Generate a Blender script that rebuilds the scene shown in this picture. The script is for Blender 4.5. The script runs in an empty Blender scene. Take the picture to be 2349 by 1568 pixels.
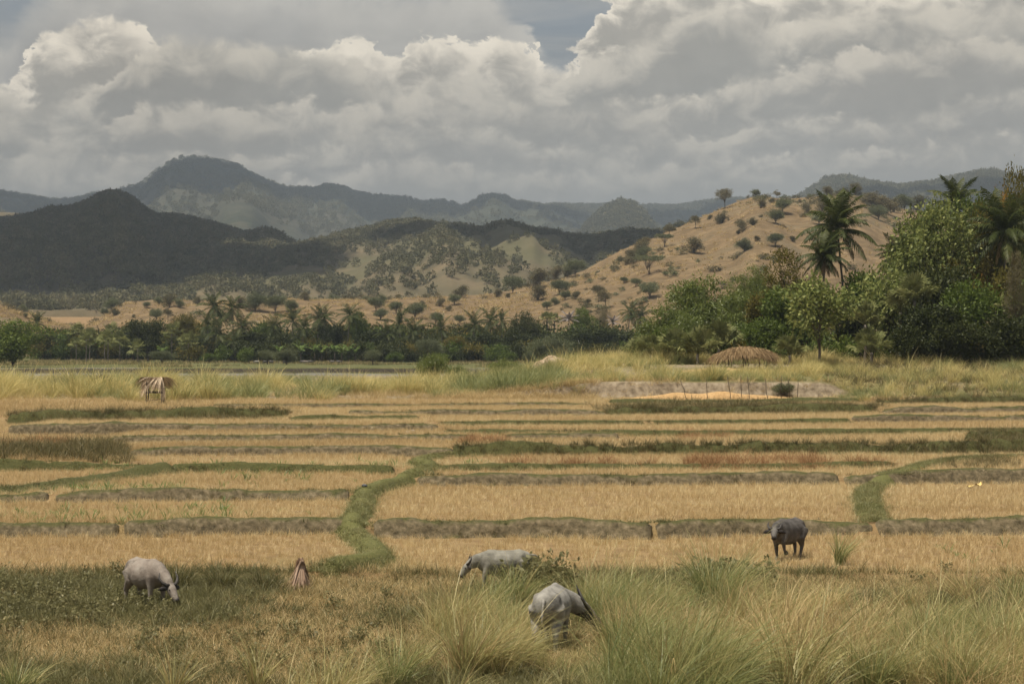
import bpy, math, random
import numpy as np
from mathutils import Vector, Matrix, Euler

# ------------------------------------------------------------------ scene, camera, sky, sun
scene = bpy.context.scene
COL = scene.collection
CAMZ = 6.7
FPX = 4567.5            # focal length in reference pixels (frame 2349 x 1568)
CX, HORY = 1174.5, 807.0
cam_d = bpy.data.cameras.new('camera'); cam = bpy.data.objects.new('camera', cam_d); COL.objects.link(cam)
cam_d.sensor_width = 36; cam_d.lens = 70; cam_d.clip_start = 0.5; cam_d.clip_end = 40000
cam.location = (0, 0, CAMZ); cam.rotation_euler = (math.radians(90) + math.atan(23 / FPX), 0, 0)
cam_d.dof.use_dof = True; cam_d.dof.focus_distance = 120; cam_d.dof.aperture_fstop = 4.5
scene.camera = cam
scene.view_settings.view_transform = 'Standard'; scene.view_settings.look = 'None'
scene.view_settings.exposure = 0.30; scene.view_settings.gamma = 1.0
scene.view_settings.use_curve_mapping = False
cy = scene.cycles
cy.max_bounces = 5; cy.diffuse_bounces = 2; cy.glossy_bounces = 1; cy.transmission_bounces = 3
cy.volume_bounces = 0; cy.transparent_max_bounces = 4; cy.use_denoising = True
cy.sample_clamp_indirect = 4.0

SUN_EL = math.radians(70); SUN_H = Vector((-0.86, -0.5)).normalized()
SUN_DIR = Vector((SUN_H.x * math.cos(SUN_EL), SUN_H.y * math.cos(SUN_EL), math.sin(SUN_EL)))
sun_d = bpy.data.lights.new('sun', 'SUN'); sun = bpy.data.objects.new('sun', sun_d); COL.objects.link(sun)
sun_d.energy = 5.0; sun_d.angle = math.radians(0.6); sun_d.color = (1.0, 0.93, 0.80)
sun.rotation_euler = (-SUN_DIR).to_track_quat('-Z', 'Y').to_euler(); sun.location = (0, 0, 60)

class NT:
    """small helper to write node graphs"""
    def __init__(s, tree): s.t = tree
    def n(s, typ, **kw):
        nd = s.t.nodes.new(typ)
        for k, v in kw.items(): setattr(nd, k, v)
        return nd
    def put(s, sock, v):
        if v is None: return
        if isinstance(v, bpy.types.NodeSocket): s.t.links.new(v, sock)
        else:
            if isinstance(v, (tuple, list)) and len(v) == 3 and sock.type == 'RGBA': v = (*v, 1)
            sock.default_value = v
    def m(s, op, a, b=None, c=None, clamp=False):
        nd = s.n('ShaderNodeMath', operation=op, use_clamp=clamp)
        for i, v in enumerate((a, b, c)): s.put(nd.inputs[i], v)
        return nd.outputs[0]
    def vm(s, op, a, b=None, sc=None):
        nd = s.n('ShaderNodeVectorMath', operation=op)
        s.put(nd.inputs[0], a); s.put(nd.inputs[1], b)
        if sc is not None: s.put(nd.inputs['Scale'], sc)
        return nd.outputs[0]
    def comb(s, x, y, z):
        nd = s.n('ShaderNodeCombineXYZ')
        for i, v in enumerate((x, y, z)): s.put(nd.inputs[i], v)
        return nd.outputs[0]
    def sep(s, v):
        nd = s.n('ShaderNodeSeparateXYZ'); s.put(nd.inputs[0], v); return nd.outputs
    def noise(s, vec, scale=1, detail=4, rough=.55, dist=0, out='Fac', lac=2.0):
        nd = s.n('ShaderNodeTexNoise'); s.put(nd.inputs['Vector'], vec)
        nd.inputs['Scale'].default_value = scale; nd.inputs['Detail'].default_value = detail
        nd.inputs['Roughness'].default_value = rough; nd.inputs['Distortion'].default_value = dist
        nd.inputs['Lacunarity'].default_value = lac
        return nd.outputs[out]
    def sstep(s, v, a, b, lo=0, hi=1, typ='SMOOTHSTEP'):
        nd = s.n('ShaderNodeMapRange', interpolation_type=typ)
        for i, x in enumerate((v, a, b, lo, hi)): s.put(nd.inputs[i], x)
        return nd.outputs[0]
    def mix(s, f, a, b, blend='MIX'):
        nd = s.n('ShaderNodeMix', data_type='RGBA', blend_type=blend)
        s.put(nd.inputs[0], f); s.put(nd.inputs[6], a); s.put(nd.inputs[7], b)
        return nd.outputs[2]
    def ramp(s, f, stops):
        nd = s.n('ShaderNodeValToRGB'); el = nd.color_ramp.elements
        while len(el) < len(stops): el.new(0.5)
        for e, (p, c) in zip(el, stops): e.position = p; e.color = (*c, 1)
        s.put(nd.inputs[0], f); return nd.outputs[0]

def build_world():
    w = bpy.data.worlds.new('World'); scene.world = w; w.use_nodes = True
    t = w.node_tree; t.nodes.clear(); q = NT(t)
    w.cycles.sampling_method = 'MANUAL'; w.cycles.sample_map_resolution = 256
    sky = q.n('ShaderNodeTexSky', sky_type='NISHITA', sun_disc=False)
    sky.sun_elevation = SUN_EL; sky.sun_rotation = math.atan2(SUN_H.x, SUN_H.y)
    sky.altitude = 50; sky.air_density = 1.0; sky.dust_density = 2.0; sky.ozone_density = 1.0
    bg = q.n('ShaderNodeBackground'); q.put(bg.inputs[0], sky.outputs[0]); bg.inputs[1].default_value = 0.052
    sh = bg.outputs[0]
    d = q.n('ShaderNodeTexCoord').outputs['Generated']
    x, y, z = q.sep(d)
    az = q.m('ARCTAN2', x, y)
    hz = q.m('SQRT', q.m('ADD', q.m('MULTIPLY', x, x), q.m('MULTIPLY', y, y)))
    el = q.m('DIVIDE', z, q.m('MAXIMUM', hz, 0.001))
    def over(sh, alpha, col, st=1.0):
        b = q.n('ShaderNodeBackground'); q.put(b.inputs[0], col); b.inputs[1].default_value = st
        mx = q.n('ShaderNodeMixShader'); q.put(mx.inputs[0], alpha)
        t.links.new(sh, mx.inputs[1]); t.links.new(b.outputs[0], mx.inputs[2]); return mx.outputs[0]
    # high cloud field on a flat deck, goes on over the whole dome
    zc = q.m('MAXIMUM', z, 0.05)
    deck = q.comb(q.m('DIVIDE', x, zc), q.m('DIVIDE', y, zc), 3.7)
    n = q.noise(deck, 0.55, 6, .58); nb = q.noise(deck, 1.3, 5, .6)
    cov = q.sstep(n, 0.40, 0.60)
    dcol = q.ramp(nb, [(0.25, (.30, .295, .28)), (0.5, (.42, .40, .375)), (0.72, (.56, .53, .48))])
    sh = over(sh, q.m('MULTIPLY', cov, q.sstep(el, 0.14, 0.26)), dcol)
    # thin streaky veil low in the sky
    vv = q.comb(q.m('MULTIPLY', az, 5.0), q.m('MULTIPLY', el, 34.0), 1.3)
    vn_ = q.noise(vv, 1.5, 6, .62, 0.4)
    vcol = q.ramp(q.noise(vv, 2.3, 5, .6), [(0.3, (.30, .30, .29)), (0.7, (.43, .41, .38))])
    sh = over(sh, q.m('MULTIPLY', q.sstep(vn_, 0.30, 0.62, 0.25, 0.93), q.sstep(el, 0.30, 0.20)), vcol)
    A0, A1, E0, E1 = -0.42, 0.42, -0.03, 0.24
    an = q.sstep(az, A0, A1, 0, 1, 'LINEAR')
    # cumulus banks, back to front: outline, edge, thickness, colours
    banks = [
      ([(-400,120),(0,70),(50,20),(95,-40),(300,-90),(700,-80),(1080,-70),(1150,-40),(1200,30),(1250,120),(1320,130),(1400,50),(1600,-40),(2349,-80),(2800,-60)],
       0.016, 34, 0.012, 0.060, (0.588,0.545,0.475), (0.412,0.386,0.347)),
      ([(-400,140),(0,205),(40,175),(95,92),(150,74),(210,60),(265,48),(315,66),(360,118),(400,150),(560,140),(700,122),(762,112),(790,84),(820,76),(852,85),(874,120),(915,126),(932,106),(962,80),(1000,72),(1050,92),(1100,95),(1132,78),(1182,80),(1212,92),(1228,132),(1262,146),(1288,146),(1322,112),(1352,66),(1392,0),(1440,-60),(1600,-90),(1720,-40),(2000,-60),(2349,-80),(2800,-20)],
       0.009, 95, 0.0022, 0.030, (1.054,0.933,0.744), (0.400,0.358,0.291)),
      ([(-400,160),(0,215),(100,250),(200,205),(262,150),(330,112),(385,84),(450,80),(545,92),(600,94),(645,100),(740,106),(800,128),(862,165),(905,150),(932,195),(1010,166),(1082,152),(1112,172),(1180,205),(1265,190),(1300,150),(1400,105),(1500,70),(1560,26),(1622,2),(1692,12),(1750,62),(1900,26),(2100,18),(2349,30),(2800,60)],
       0.010, 70, 0.005, 0.026, (0.753,0.669,0.531), (0.338,0.308,0.256)),
      ([(-400,290),(0,262),(100,306),(230,272),(292,240),(385,233),(450,228),(520,242),(620,230),(682,219),(712,214),(742,240),(850,228),(940,203),(1050,190),(1150,204),(1250,212),(1350,222),(1400,214),(1520,218),(1700,172),(1800,146),(2000,112),(2200,88),(2349,98),(2800,150)],
       0.011, 85, 0.006, 0.024, (0.728,0.644,0.510), (0.344,0.310,0.257)),
      ([(-400,330),(0,362),(150,342),(250,352),(400,330),(500,352),(700,330),(800,312),(862,290),(1000,272),(1150,278),(1250,330),(1300,308),(1400,322),(1500,290),(1600,302),(1750,264),(1900,262),(2000,272),(2200,232),(2349,204),(2800,260)],
       0.011, 90, 0.006, 0.020, (0.692,0.614,0.488), (0.349,0.315,0.264)),
      ([(-400,420),(0,402),(200,382),(400,400),(600,380),(700,402),(900,344),(1000,348),(1200,372),(1400,370),(1600,352),(1800,344),(2000,332),(2349,304),(2800,380)],
       0.009, 110, 0.007, 0.022, (0.666,0.590,0.473), (0.364,0.328,0.274)),
    ]
    for k, (pts, amp, fr, edge, thick, ctop, cbot) in enumerate(banks):
        fc = q.n('ShaderNodeFloatCurve'); cv = fc.mapping.curves[0]
        P = [((math.atan((px - CX) / FPX) - A0) / (A1 - A0), ((HORY - py) / FPX - E0) / (E1 - E0)) for px, py in pts]
        P = [(0.0, P[0][1])] + P + [(1.0, P[-1][1])]
        while len(cv.points) < len(P): cv.points.new(0.5, 0.5)
        for p, (a, b) in zip(cv.points, P): p.location = (a, b); p.handle_type = 'AUTO_CLAMPED'
        fc.mapping.use_clip = False; fc.mapping.update()
        vec = q.comb(az, q.m('MULTIPLY', el, 1.25), 0.37 * k + 0.11)
        n1 = q.noise(vec, fr, 7, .60, 0.3)
        n1b = q.noise(vec, fr * 0.33, 3, .5)
        n2 = q.noise(q.vm('ADD', vec, (0.13, 0.004, 5.1 + k)), fr * 0.6, 6, .58, 0.4)
        q.put(fc.inputs['Value'], q.m('ADD', an, q.m('ADD', q.m('MULTIPLY', q.m('SUBTRACT', n2, 0.5), 0.045), q.m('MULTIPLY', q.m('SUBTRACT', n1, 0.5), 0.022))))
        T = q.sstep(fc.outputs[0], 0, 1, E0, E1, 'LINEAR')
        dd = q.m('ADD', q.m('SUBTRACT', T, el), q.m('ADD', q.m('MULTIPLY', q.m('SUBTRACT', n1, 0.5), amp * 1.5), q.m('MULTIPLY', q.m('SUBTRACT', n1b, 0.5), amp * 0.6)))
        esoft = q.sstep(n2, 0.35, 0.7, edge * 0.5, edge * 3.2, 'LINEAR')
        alpha = q.sstep(dd, 0.0, esoft)
        sd = q.m('ADD', dd, q.m('MULTIPLY', q.m('SUBTRACT', n2, 0.5), thick * 2.1))
        tt = q.sstep(sd, -0.002, thick)
        cc = q.mix(tt, ctop, cbot); cc = q.vm('SCALE', cc, None, q.m('ADD', 1.0, q.m('MULTIPLY', q.m('SUBTRACT', n1, 0.5), 0.42)))
        sh = over(sh, alpha, cc)
    # pale air right over the horizon
    sh = over(sh, q.sstep(el, 0.10, -0.005, 0.0, 0.55), (.355, .335, .295))
    out = q.n('ShaderNodeOutputWorld'); t.links.new(sh, out.inputs[0])
build_world()

# ------------------------------------------------------------------ numeric helpers
rng = np.random.default_rng(7)
random.seed(7)
def vnoise(x, y, s=0):
    x = np.asarray(x, float); y = np.asarray(y, float)
    xi = np.floor(x).astype(np.int64); yi = np.floor(y).astype(np.int64)
    fx = x - xi; fy = y - yi; fx = fx * fx * (3 - 2 * fx); fy = fy * fy * (3 - 2 * fy)
    def h(a, b):
        v = (a * 374761393 + b * 668265263 + s * 974634777) & 0xffffffff
        v = ((v ^ (v >> 13)) * 1274126177) & 0xffffffff
        v = ((v ^ (v >> 16)) * 2246822519) & 0xffffffff
        return ((v ^ (v >> 15)) & 0xffff) / 65535.0
    return (h(xi, yi) * (1 - fx) + h(xi + 1, yi) * fx) * (1 - fy) + (h(xi, yi + 1) * (1 - fx) + h(xi + 1, yi + 1) * fx) * fy
def fbm(x, y, s=0, o=4, g=.5):
    r = 0; a = 1; n = 0
    for i in range(o):
        r = r + a * (vnoise(np.asarray(x) * 2 ** i + 17.3 * i, np.asarray(y) * 2 ** i - 9.1 * i, s + i) - .5) * 2; n += a; a *= g
    return r / n
def smooth(t, a=0., b=1.):
    t = np.clip((np.asarray(t, float) - a) / (b - a), 0, 1); return t * t * (3 - 2 * t)
def lerp(a, b, t): return a + (b - a) * t
def U(px): return (np.asarray(px, float) - CX) / FPX          # lateral slope of a reference pixel column

# ------------------------------------------------------------------ object helpers
def fast_mesh(name, V, faces):
    V = np.asarray(V, np.float32); me = bpy.data.meshes.new(name)
    if isinstance(faces, np.ndarray): faces = [faces]
    faces = [np.asarray(f, np.int32) for f in faces if len(f)]
    me.vertices.add(len(V)); me.vertices.foreach_set('co', V.ravel())
    tot = np.concatenate([np.full(len(f), f.shape[1], np.int32) for f in faces])
    loops = np.concatenate([f.ravel() for f in faces])
    me.loops.add(len(loops)); me.loops.foreach_set('vertex_index', loops)
    me.polygons.add(len(tot)); me.polygons.foreach_set('loop_start', np.concatenate([[0], np.cumsum(tot)[:-1]]).astype(np.int32))
    me.update(calc_edges=True); me.validate()
    return me
def shade(me, on=True):
    me.polygons.foreach_set('use_smooth', np.full(len(me.polygons), on)); return me
def obj(name, me, mat=None, parent=None, loc=None):
    o = bpy.data.objects.new(name, me); COL.objects.link(o)
    if mat is not None and len(me.materials) == 0: me.materials.append(mat)
    if parent is not None: o.parent = parent
    if loc is not None: o.location = loc
    return o
def tag(o, label=None, cat=None, group=None, kind=None):
    if label: o['label'] = label
    if cat: o['category'] = cat
    if group: o['group'] = group
    if kind: o['kind'] = kind
    return o
def thing(name, label, cat, loc=(0, 0, 0), rz=0, group=None, sc=1.0):
    o = bpy.data.objects.new(name, None); COL.objects.link(o); o.empty_display_size = .3
    o.location = loc; o.rotation_euler = (0, 0, rz); o.scale = (sc,) * 3 if not isinstance(sc, tuple) else sc
    return tag(o, label, cat, group)
class MB:
    """collects vertices and faces of one mesh"""
    def __init__(s): s.V = []; s.F = {}; s.n = 0
    def add(s, V, F):
        V = np.asarray(V, float); s.V.append(V)
        for f in (F if isinstance(F, list) else [F]):
            f = np.asarray(f)
            if len(f): s.F.setdefault(f.shape[1], []).append(f + s.n)
        s.n += len(V)
    def tube(s, P, R, k=6, cap=True):
        P = np.asarray(P, float); n = len(P)
        R = np.asarray(R, float)
        if R.ndim == 0: R = np.full(n, R)
        if R.ndim == 1: R = np.stack([R, R], 1)
        T = np.gradient(P, axis=0); T /= np.linalg.norm(T, axis=1)[:, None] + 1e-9
        ref = np.array([0, 0, 1.]) if abs(T[:, 2]).mean() < .8 else np.array([1., 0, 0])
        S = np.cross(T, ref); S /= np.linalg.norm(S, axis=1)[:, None] + 1e-9
        B = np.cross(S, T)
        a = np.arange(k) / k * 2 * np.pi
        V = P[:, None] + S[:, None] * (np.cos(a)[None, :, None] * R[:, 0][:, None, None]) + B[:, None] * (np.sin(a)[None, :, None] * R[:, 1][:, None, None])
        i = np.arange(n - 1)[:, None] * k; j = np.arange(k)[None]; j2 = (j + 1) % k
        F = np.stack([i + j, i + j2, i + k + j2, i + k + j], -1).reshape(-1, 4)
        Fs = [F]
        VV = V.reshape(-1, 3)
        if cap:
            VV = np.vstack([VV, P[:1], P[-1:]]); c0 = n * k; c1 = c0 + 1
            jj = np.arange(k); j2 = (jj + 1) % k
            Fs.append(np.vstack([np.stack([np.full(k, c0), j2, jj], 1), np.stack([np.full(k, c1), (n - 1) * k + jj, (n - 1) * k + j2], 1)]))
        s.add(VV, Fs)
    def mesh(s, name, smooth_=False):
        me = fast_mesh(name, np.vstack(s.V), [np.vstack(f) for f in s.F.values()])
        if smooth_: shade(me)
        return me

# ------------------------------------------------------------------ materials
MATS = {}
def new_mat(name):
    m = bpy.data.materials.new(name); m.use_nodes = True; t = m.node_tree; t.nodes.clear()
    q = NT(t); o = q.n('ShaderNodeOutputMaterial'); MATS[name] = m
    return m, q, o
def leaf_mat(name, stops, trans=.3, gloss=.06, rough=.45, obj_var=.35, tc=None, loc_var=None):
    """leaves and blades: colour from a ramp by leaf and by plant, part of the light passes through"""
    m, q, o = new_mat(name)
    isl = q.n('ShaderNodeNewGeometry').outputs['Random Per Island']
    ob = q.n('ShaderNodeObjectInfo').outputs['Random']
    f = q.m('ADD', q.m('MULTIPLY', isl, 1 - obj_var), q.m('MULTIPLY', ob, obj_var))
    if loc_var:      # slow change over the ground, from where each clump stands
        lo = q.n('ShaderNodeObjectInfo').outputs['Location']
        if len(loc_var) > 2: lo = q.vm('MULTIPLY', lo, loc_var[2])
        f = q.m('ADD', f, q.m('MULTIPLY', q.m('SUBTRACT', q.noise(lo, loc_var[0], 3, .6), .5), loc_var[1]))
    c = q.ramp(f, stops)
    df = q.n('ShaderNodeBsdfDiffuse'); q.put(df.inputs[0], c)
    tr = q.n('ShaderNodeBsdfTranslucent'); q.put(tr.inputs[0], q.mix(.5, c, tc) if tc else c)
    mx = q.n('ShaderNodeMixShader'); mx.inputs[0].default_value = trans
    q.t.links.new(df.outputs[0], mx.inputs[1]); q.t.links.new(tr.outputs[0], mx.inputs[2])
    res = mx.outputs[0]
    if gloss:
        gl = q.n('ShaderNodeBsdfGlossy'); gl.inputs['Roughness'].default_value = rough; q.put(gl.inputs[0], (.9, .9, .85))
        m2 = q.n('ShaderNodeMixShader'); m2.inputs[0].default_value = gloss
        q.t.links.new(res, m2.inputs[1]); q.t.links.new(gl.outputs[0], m2.inputs[2]); res = m2.outputs[0]
    q.t.links.new(res, o.inputs[0]); return m
def noise_mat(name, stops, scale=1., detail=5, rough=.9, bump=0., bscale=None, stretch=None, second=None, obj_var=0., bdist=.05):
    m, q, o = new_mat(name)
    co = q.n('ShaderNodeTexCoord').outputs['Object']
    if stretch: co = q.vm('MULTIPLY', co, stretch)
    f = q.noise(co, scale, detail, .6)
    if obj_var:
        f = q.m('ADD', f, q.m('MULTIPLY', q.m('SUBTRACT', q.n('ShaderNodeObjectInfo').outputs['Random'], .5), obj_var))
    c = q.ramp(f, stops)
    if second:
        sc, lo, hi, col, amt = second
        c = q.mix(q.sstep(q.noise(co, sc, 5, .6), lo, hi, 0, amt), c, col)
    p = q.n('ShaderNodeBsdfPrincipled'); q.put(p.inputs['Base Color'], c); p.inputs['Roughness'].default_value = rough
    p.inputs['Specular IOR Level'].default_value = .25
    if bump:
        b = q.n('ShaderNodeBump'); b.inputs['Strength'].default_value = bump; b.inputs['Distance'].default_value = bdist
        q.put(b.inputs['Height'], q.noise(co, bscale or scale * 4, 5, .65)); q.t.links.new(b.outputs[0], p.inputs['Normal'])
    q.t.links.new(p.outputs[0], o.inputs[0]); return m

# instanced cover (grass, stubble, woods): points carry rotation, size and variant
def variant_collection(name, meshes):
    c = bpy.data.collections.new(name)
    for i, me in enumerate(meshes):
        o = bpy.data.objects.new('%s_%02d' % (name, i), me); c.objects.link(o)
    return c
def scatter(name, coll, nvar, P, scale, rot=None, idx=None, label=None, cat=None):
    n = len(P); me = bpy.data.meshes.new(name); me.vertices.add(n)
    me.vertices.foreach_set('co', np.asarray(P, np.float32).ravel())
    if rot is None: rot = np.stack([rng.normal(0, .06, n), rng.normal(0, .06, n), rng.uniform(0, 6.283, n)], 1)
    if idx is None: idx = rng.integers(0, nvar, n)
    scale = np.asarray(scale, np.float32)
    if scale.ndim == 0: scale = np.full(n, scale)
    if scale.ndim == 1: scale = np.stack([scale] * 3, 1)
    for nm, ty, key, dat in (('rot', 'FLOAT_VECTOR', 'vector', rot), ('scl', 'FLOAT_VECTOR', 'vector', scale), ('idx', 'INT', 'value', idx)):
        a = me.attributes.new(nm, ty, 'POINT'); a.data.foreach_set(key, np.asarray(dat, np.int32 if ty == 'INT' else np.float32).ravel())
    o = obj(name, me)
    g = bpy.data.node_groups.new(name + '_scatter', 'GeometryNodeTree')
    g.interface.new_socket('Geometry', in_out='INPUT', socket_type='NodeSocketGeometry')
    g.interface.new_socket('Geometry', in_out='OUTPUT', socket_type='NodeSocketGeometry')
    gi = g.nodes.new('NodeGroupInput'); go = g.nodes.new('NodeGroupOutput')
    ci = g.nodes.new('GeometryNodeCollectionInfo'); ci.inputs['Collection'].default_value = coll
    ci.inputs['Separate Children'].default_value = True; ci.inputs['Reset Children'].default_value = True
    ip = g.nodes.new('GeometryNodeInstanceOnPoints'); ip.inputs['Pick Instance'].default_value = True
    def na(nm, ty):
        nd = g.nodes.new('GeometryNodeInputNamedAttribute'); nd.data_type = ty; nd.inputs['Name'].default_value = nm
        return nd.outputs[0]
    L = g.links.new
    L(gi.outputs[0], ip.inputs['Points']); L(ci.outputs[0], ip.inputs['Instance'])
    L(na('idx', 'INT'), ip.inputs['Instance Index']); L(na('rot', 'FLOAT_VECTOR'), ip.inputs['Rotation'])
    L(na('scl', 'FLOAT_VECTOR'), ip.inputs['Scale']); L(ip.outputs[0], go.inputs[0])
    md = o.modifiers.new('scatter', 'NODES'); md.node_group = g
    return tag(o, label, cat, kind='stuff')

def blades(n, h, w, r=.05, seg=3, lean=.25, bend=.3, wind=(0., 0.), hv=.35, droop=.25, seed=0, spread=None):
    """n grass blades as tapering bent strips growing from a disc of radius r"""
    g = np.random.default_rng(seed)
    a = g.uniform(0, 6.283, n); rr = r * np.sqrt(g.uniform(0, 1, n))
    root = np.stack([np.cos(a) * rr, np.sin(a) * rr, np.full(n, -.03)], 1)
    ang = a + g.normal(0, .7, n)
    dirv = np.stack([np.cos(ang), np.sin(ang)], 1)
    ln = np.abs(g.normal(0, lean, n)); bd = np.abs(g.normal(bend, bend * .5, n))
    H = h * np.clip(1 + g.normal(0, hv, n), .35, 1.6); W = w * g.uniform(.7, 1.3, n)
    t = np.linspace(0, 1, seg + 1)
    off = ln[:, None] * t + bd[:, None] * t ** 2
    hor = dirv[:, None, :] * off[..., None] + np.asarray(wind)[None, None] * (t ** 1.6)[None, :, None]
    zz = t[None] - droop * (np.linalg.norm(hor, axis=2)) ** 2
    C = np.concatenate([root[:, None, :2] + hor * H[:, None, None], (root[:, None, 2] + zz * H[:, None])[..., None]], 2)
    sa = g.uniform(0, 6.283, n); side = np.stack([np.cos(sa), np.sin(sa), np.zeros(n)], 1)
    wd = W[:, None] * (1 - t ** 1.5 * .93)[None] * .5
    Vl = C - side[:, None] * wd[..., None]; Vr = C + side[:, None] * wd[..., None]
    V = np.stack([Vl, Vr], 2).reshape(-1, 3)          # n*(seg+1)*2
    b = (np.arange(n) * (seg + 1) * 2)[:, None]; j = np.arange(seg)[None] * 2
    F = np.stack([b + j, b + j + 1, b + j + 3, b + j + 2], -1).reshape(-1, 4)
    return V, F
# ------------------------------------------------------------------ ground heights
ZL = np.array([(-400,0),(60,0),(150,2.9),(164,3.35),(185,3.5),(200,3.3),(260,3.0),(316,2.9),(322,2.95),(339,2.98),(339.8,4.0),(470,4.55),(520,6.5),(620,13),(760,16),(1100,30),(3000,60),(12000,80)], float)
ZR = np.array([(-400,0),(60,0),(150,2.9),(155.6,3.08),(156.0,3.1),(156.7,4.38),(162,4.45),(172,4.85),(182,5.5),(200,5.8),(235,5.9),(260,4.6),(300,3.4),(322,2.95),(339,2.98),(339.8,4.0),(470,4.55),(520,6.5),(620,13),(760,16),(1100,30),(3000,60),(12000,80)], float)
ZRR = np.array([(-400,0),(60,0),(150,2.9),(154,3.05),(157,3.5),(160,3.7),(163,4.25),(168,4.5),(172,4.85)] + [tuple(r) for r in ZR if r[0] > 173], float)
def base_z(X, Y):
    X = np.asarray(X, float); Y = np.asarray(Y, float)
    yb = Y + fbm(X * .05, Y * .02, 3, 3) * 4 * smooth(Y, 200, 300) + fbm(X * .35, X * 0 + 2.2, 5, 4) * .45 * smooth(Y, 148, 153) * (1 - smooth(Y, 162, 168))
    u = X / np.maximum(np.abs(Y), 20)
    m = smooth(u, U(1020), U(1430))
    zr = lerp(np.interp(yb, ZR[:, 0], ZR[:, 1]), np.interp(yb, ZRR[:, 0], ZRR[:, 1]), smooth(u, U(1890), U(1960)))
    z = lerp(np.interp(yb, ZL[:, 0], ZL[:, 1]), zr, m)
    return z + fbm(X * .12, Y * .12, 11, 3) * .16 * smooth(Y, 160, 172) * (1 - .7 * smooth(Y, 330, 350)) + fbm(X * .25, Y * .25, 12, 3) * .05 * (1 - smooth(Y, 56, 60))

# field banks (bunds): reference pixels of the middle of the face -> world lines on the rising field
def f2w(p):
    p = np.asarray(p, float); D = 39423. / (p[:, 1] - 660.); return np.stack([(p[:, 0] - CX) / FPX * D, D], 1)
BUNDS = [  # points, ridge above upper field (m), look, description
 ([(-420,1222),(0,1220),(150,1218),(270,1219)], .13, 'earth', 'earth bank with dry roots across the nearest left field, left of the drainage gap'),
 ([(287,1221),(450,1216),(620,1213),(800,1212)], .14, 'earth', 'earth bank across the nearest left field, right of the drainage gap'),
 ([(858,1224),(1000,1222),(1200,1219),(1400,1223),(1492,1225)], .16, 'earth', 'long earth bank with green top below the large central field'),
 ([(1506,1223),(1700,1218),(1850,1216),(2000,1218)], .16, 'earth', 'earth bank behind the walking buffalo'),
 ([(2015,1220),(2150,1217),(2349,1213),(2800,1210)], .16, 'earth', 'earth bank below the field at the right edge'),
 ([(-420,1146),(0,1143),(110,1142)], .12, 'earth', 'short earth bank where the curved grassy bank starts at left'),
 ([(128,1144),(300,1140),(560,1138),(800,1138)], .12, 'earth', 'earth bank with green weeds between two left fields'),
 ([(-300,1150),(0,1130),(60,1124),(140,1113),(246,1096),(316,1086),(390,1077)], .16, 'grass', 'curved grassy bank sweeping up from the left edge'),
 ([(395,1076),(510,1074),(700,1076),(905,1075)], .10, 'grass', 'low grassy bank with weed sprouts in the left fields'),
 ([(-420,1072),(0,1071),(200,1071),(345,1073)], .06, 'grass', 'thin low grassy bank under the bushy mound at left'),
 ([(300,1040),(500,1038),(787,1037),(938,1038),(1035,1041)], .16, 'earth', 'earth bank continuing right of the bushy grass mound'),
 ([(1040,1040),(1200,1039),(1400,1037),(1560,1037),(1750,1036)], .30, 'tall', 'bank under tall dark green grass across the middle'),
 ([(1755,1036),(1910,1035),(2100,1033),(2349,1029),(2800,1026)], .26, 'tall', 'grassy bank at right behind the brown weeds'),
 ([(1000,1077),(1150,1074),(1400,1072),(1700,1072),(2050,1068)], .06, 'grass', 'low bank under the row of dead brown weeds'),
 ([(958,1100),(1100,1099),(1400,1100),(1700,1098),(1922,1099)], .13, 'earth', 'long green topped bank above the large central field'),
 ([(1940,1100),(2030,1098),(2200,1096),(2349,1095),(2800,1093)], .14, 'earth', 'broken earth bank right of the narrow gap'),
 ([(240,1008),(500,1006),(787,1004),(1090,1002)], .10, 'earth', 'thin earth bank crossing the upper left fields'),
 ([(1160,1002),(1300,1000),(1418,1000)], .12, 'earth', 'short dark earth bank ending in the upper middle field'),
 ([(20,986),(300,984),(787,982),(1005,982)], .14, 'earth', 'grey earth bank below the field hut'),
 ([(1020,992),(1250,993),(1523,992),(1900,991),(2349,988),(2700,987)], .05, 'grass', 'thin green line of a low bank across the upper right fields'),
 ([(1010,973),(1300,971),(1700,970),(1950,967)], .04, 'grass', 'faint low bank in the upper middle field'),
 ([(1955,966),(2150,964),(2349,961),(2700,960)], .16, 'earth', 'dark bank in the upper right corner fields'),
 ([(2026,947),(2200,945),(2349,943),(2700,942)], .16, 'earth', 'short dark bank just under the grassy right terrace'),
 ([(20,958),(200,957),(420,955),(660,953)], .32, 'tall', 'broad rough grassy bank in front of the field hut'),
 ([(665,962),(800,959),(960,957)], .05, 'grass', 'thin bank leading off the rough grassy bank'),
 ([(800,950),(1000,949),(1200,949),(1388,949)], .12, 'earth', 'thin grey bank in the upper middle'),
 ([(1390,948),(1600,945),(1800,943),(2005,942)], .22, 'tall', 'bank under tall olive grass in front of the grain heap'),
 ([(490,931),(787,930),(1050,928),(1350,927)], .10, 'earth', 'uppermost earth bank in the middle'),
 ([(1400,923),(1700,921),(1980,918)], .12, 'grass', 'grassy bank just below the spread grain heap'),
 ([(2015,923),(2200,921),(2349,919),(2700,918)], .22, 'tall', 'uppermost grassy bank at the right edge'),
 ([(2225,1010),(2349,1008),(2700,1006)], .38, 'tall', 'high shaggy bank at the right edge'),
]
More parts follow.
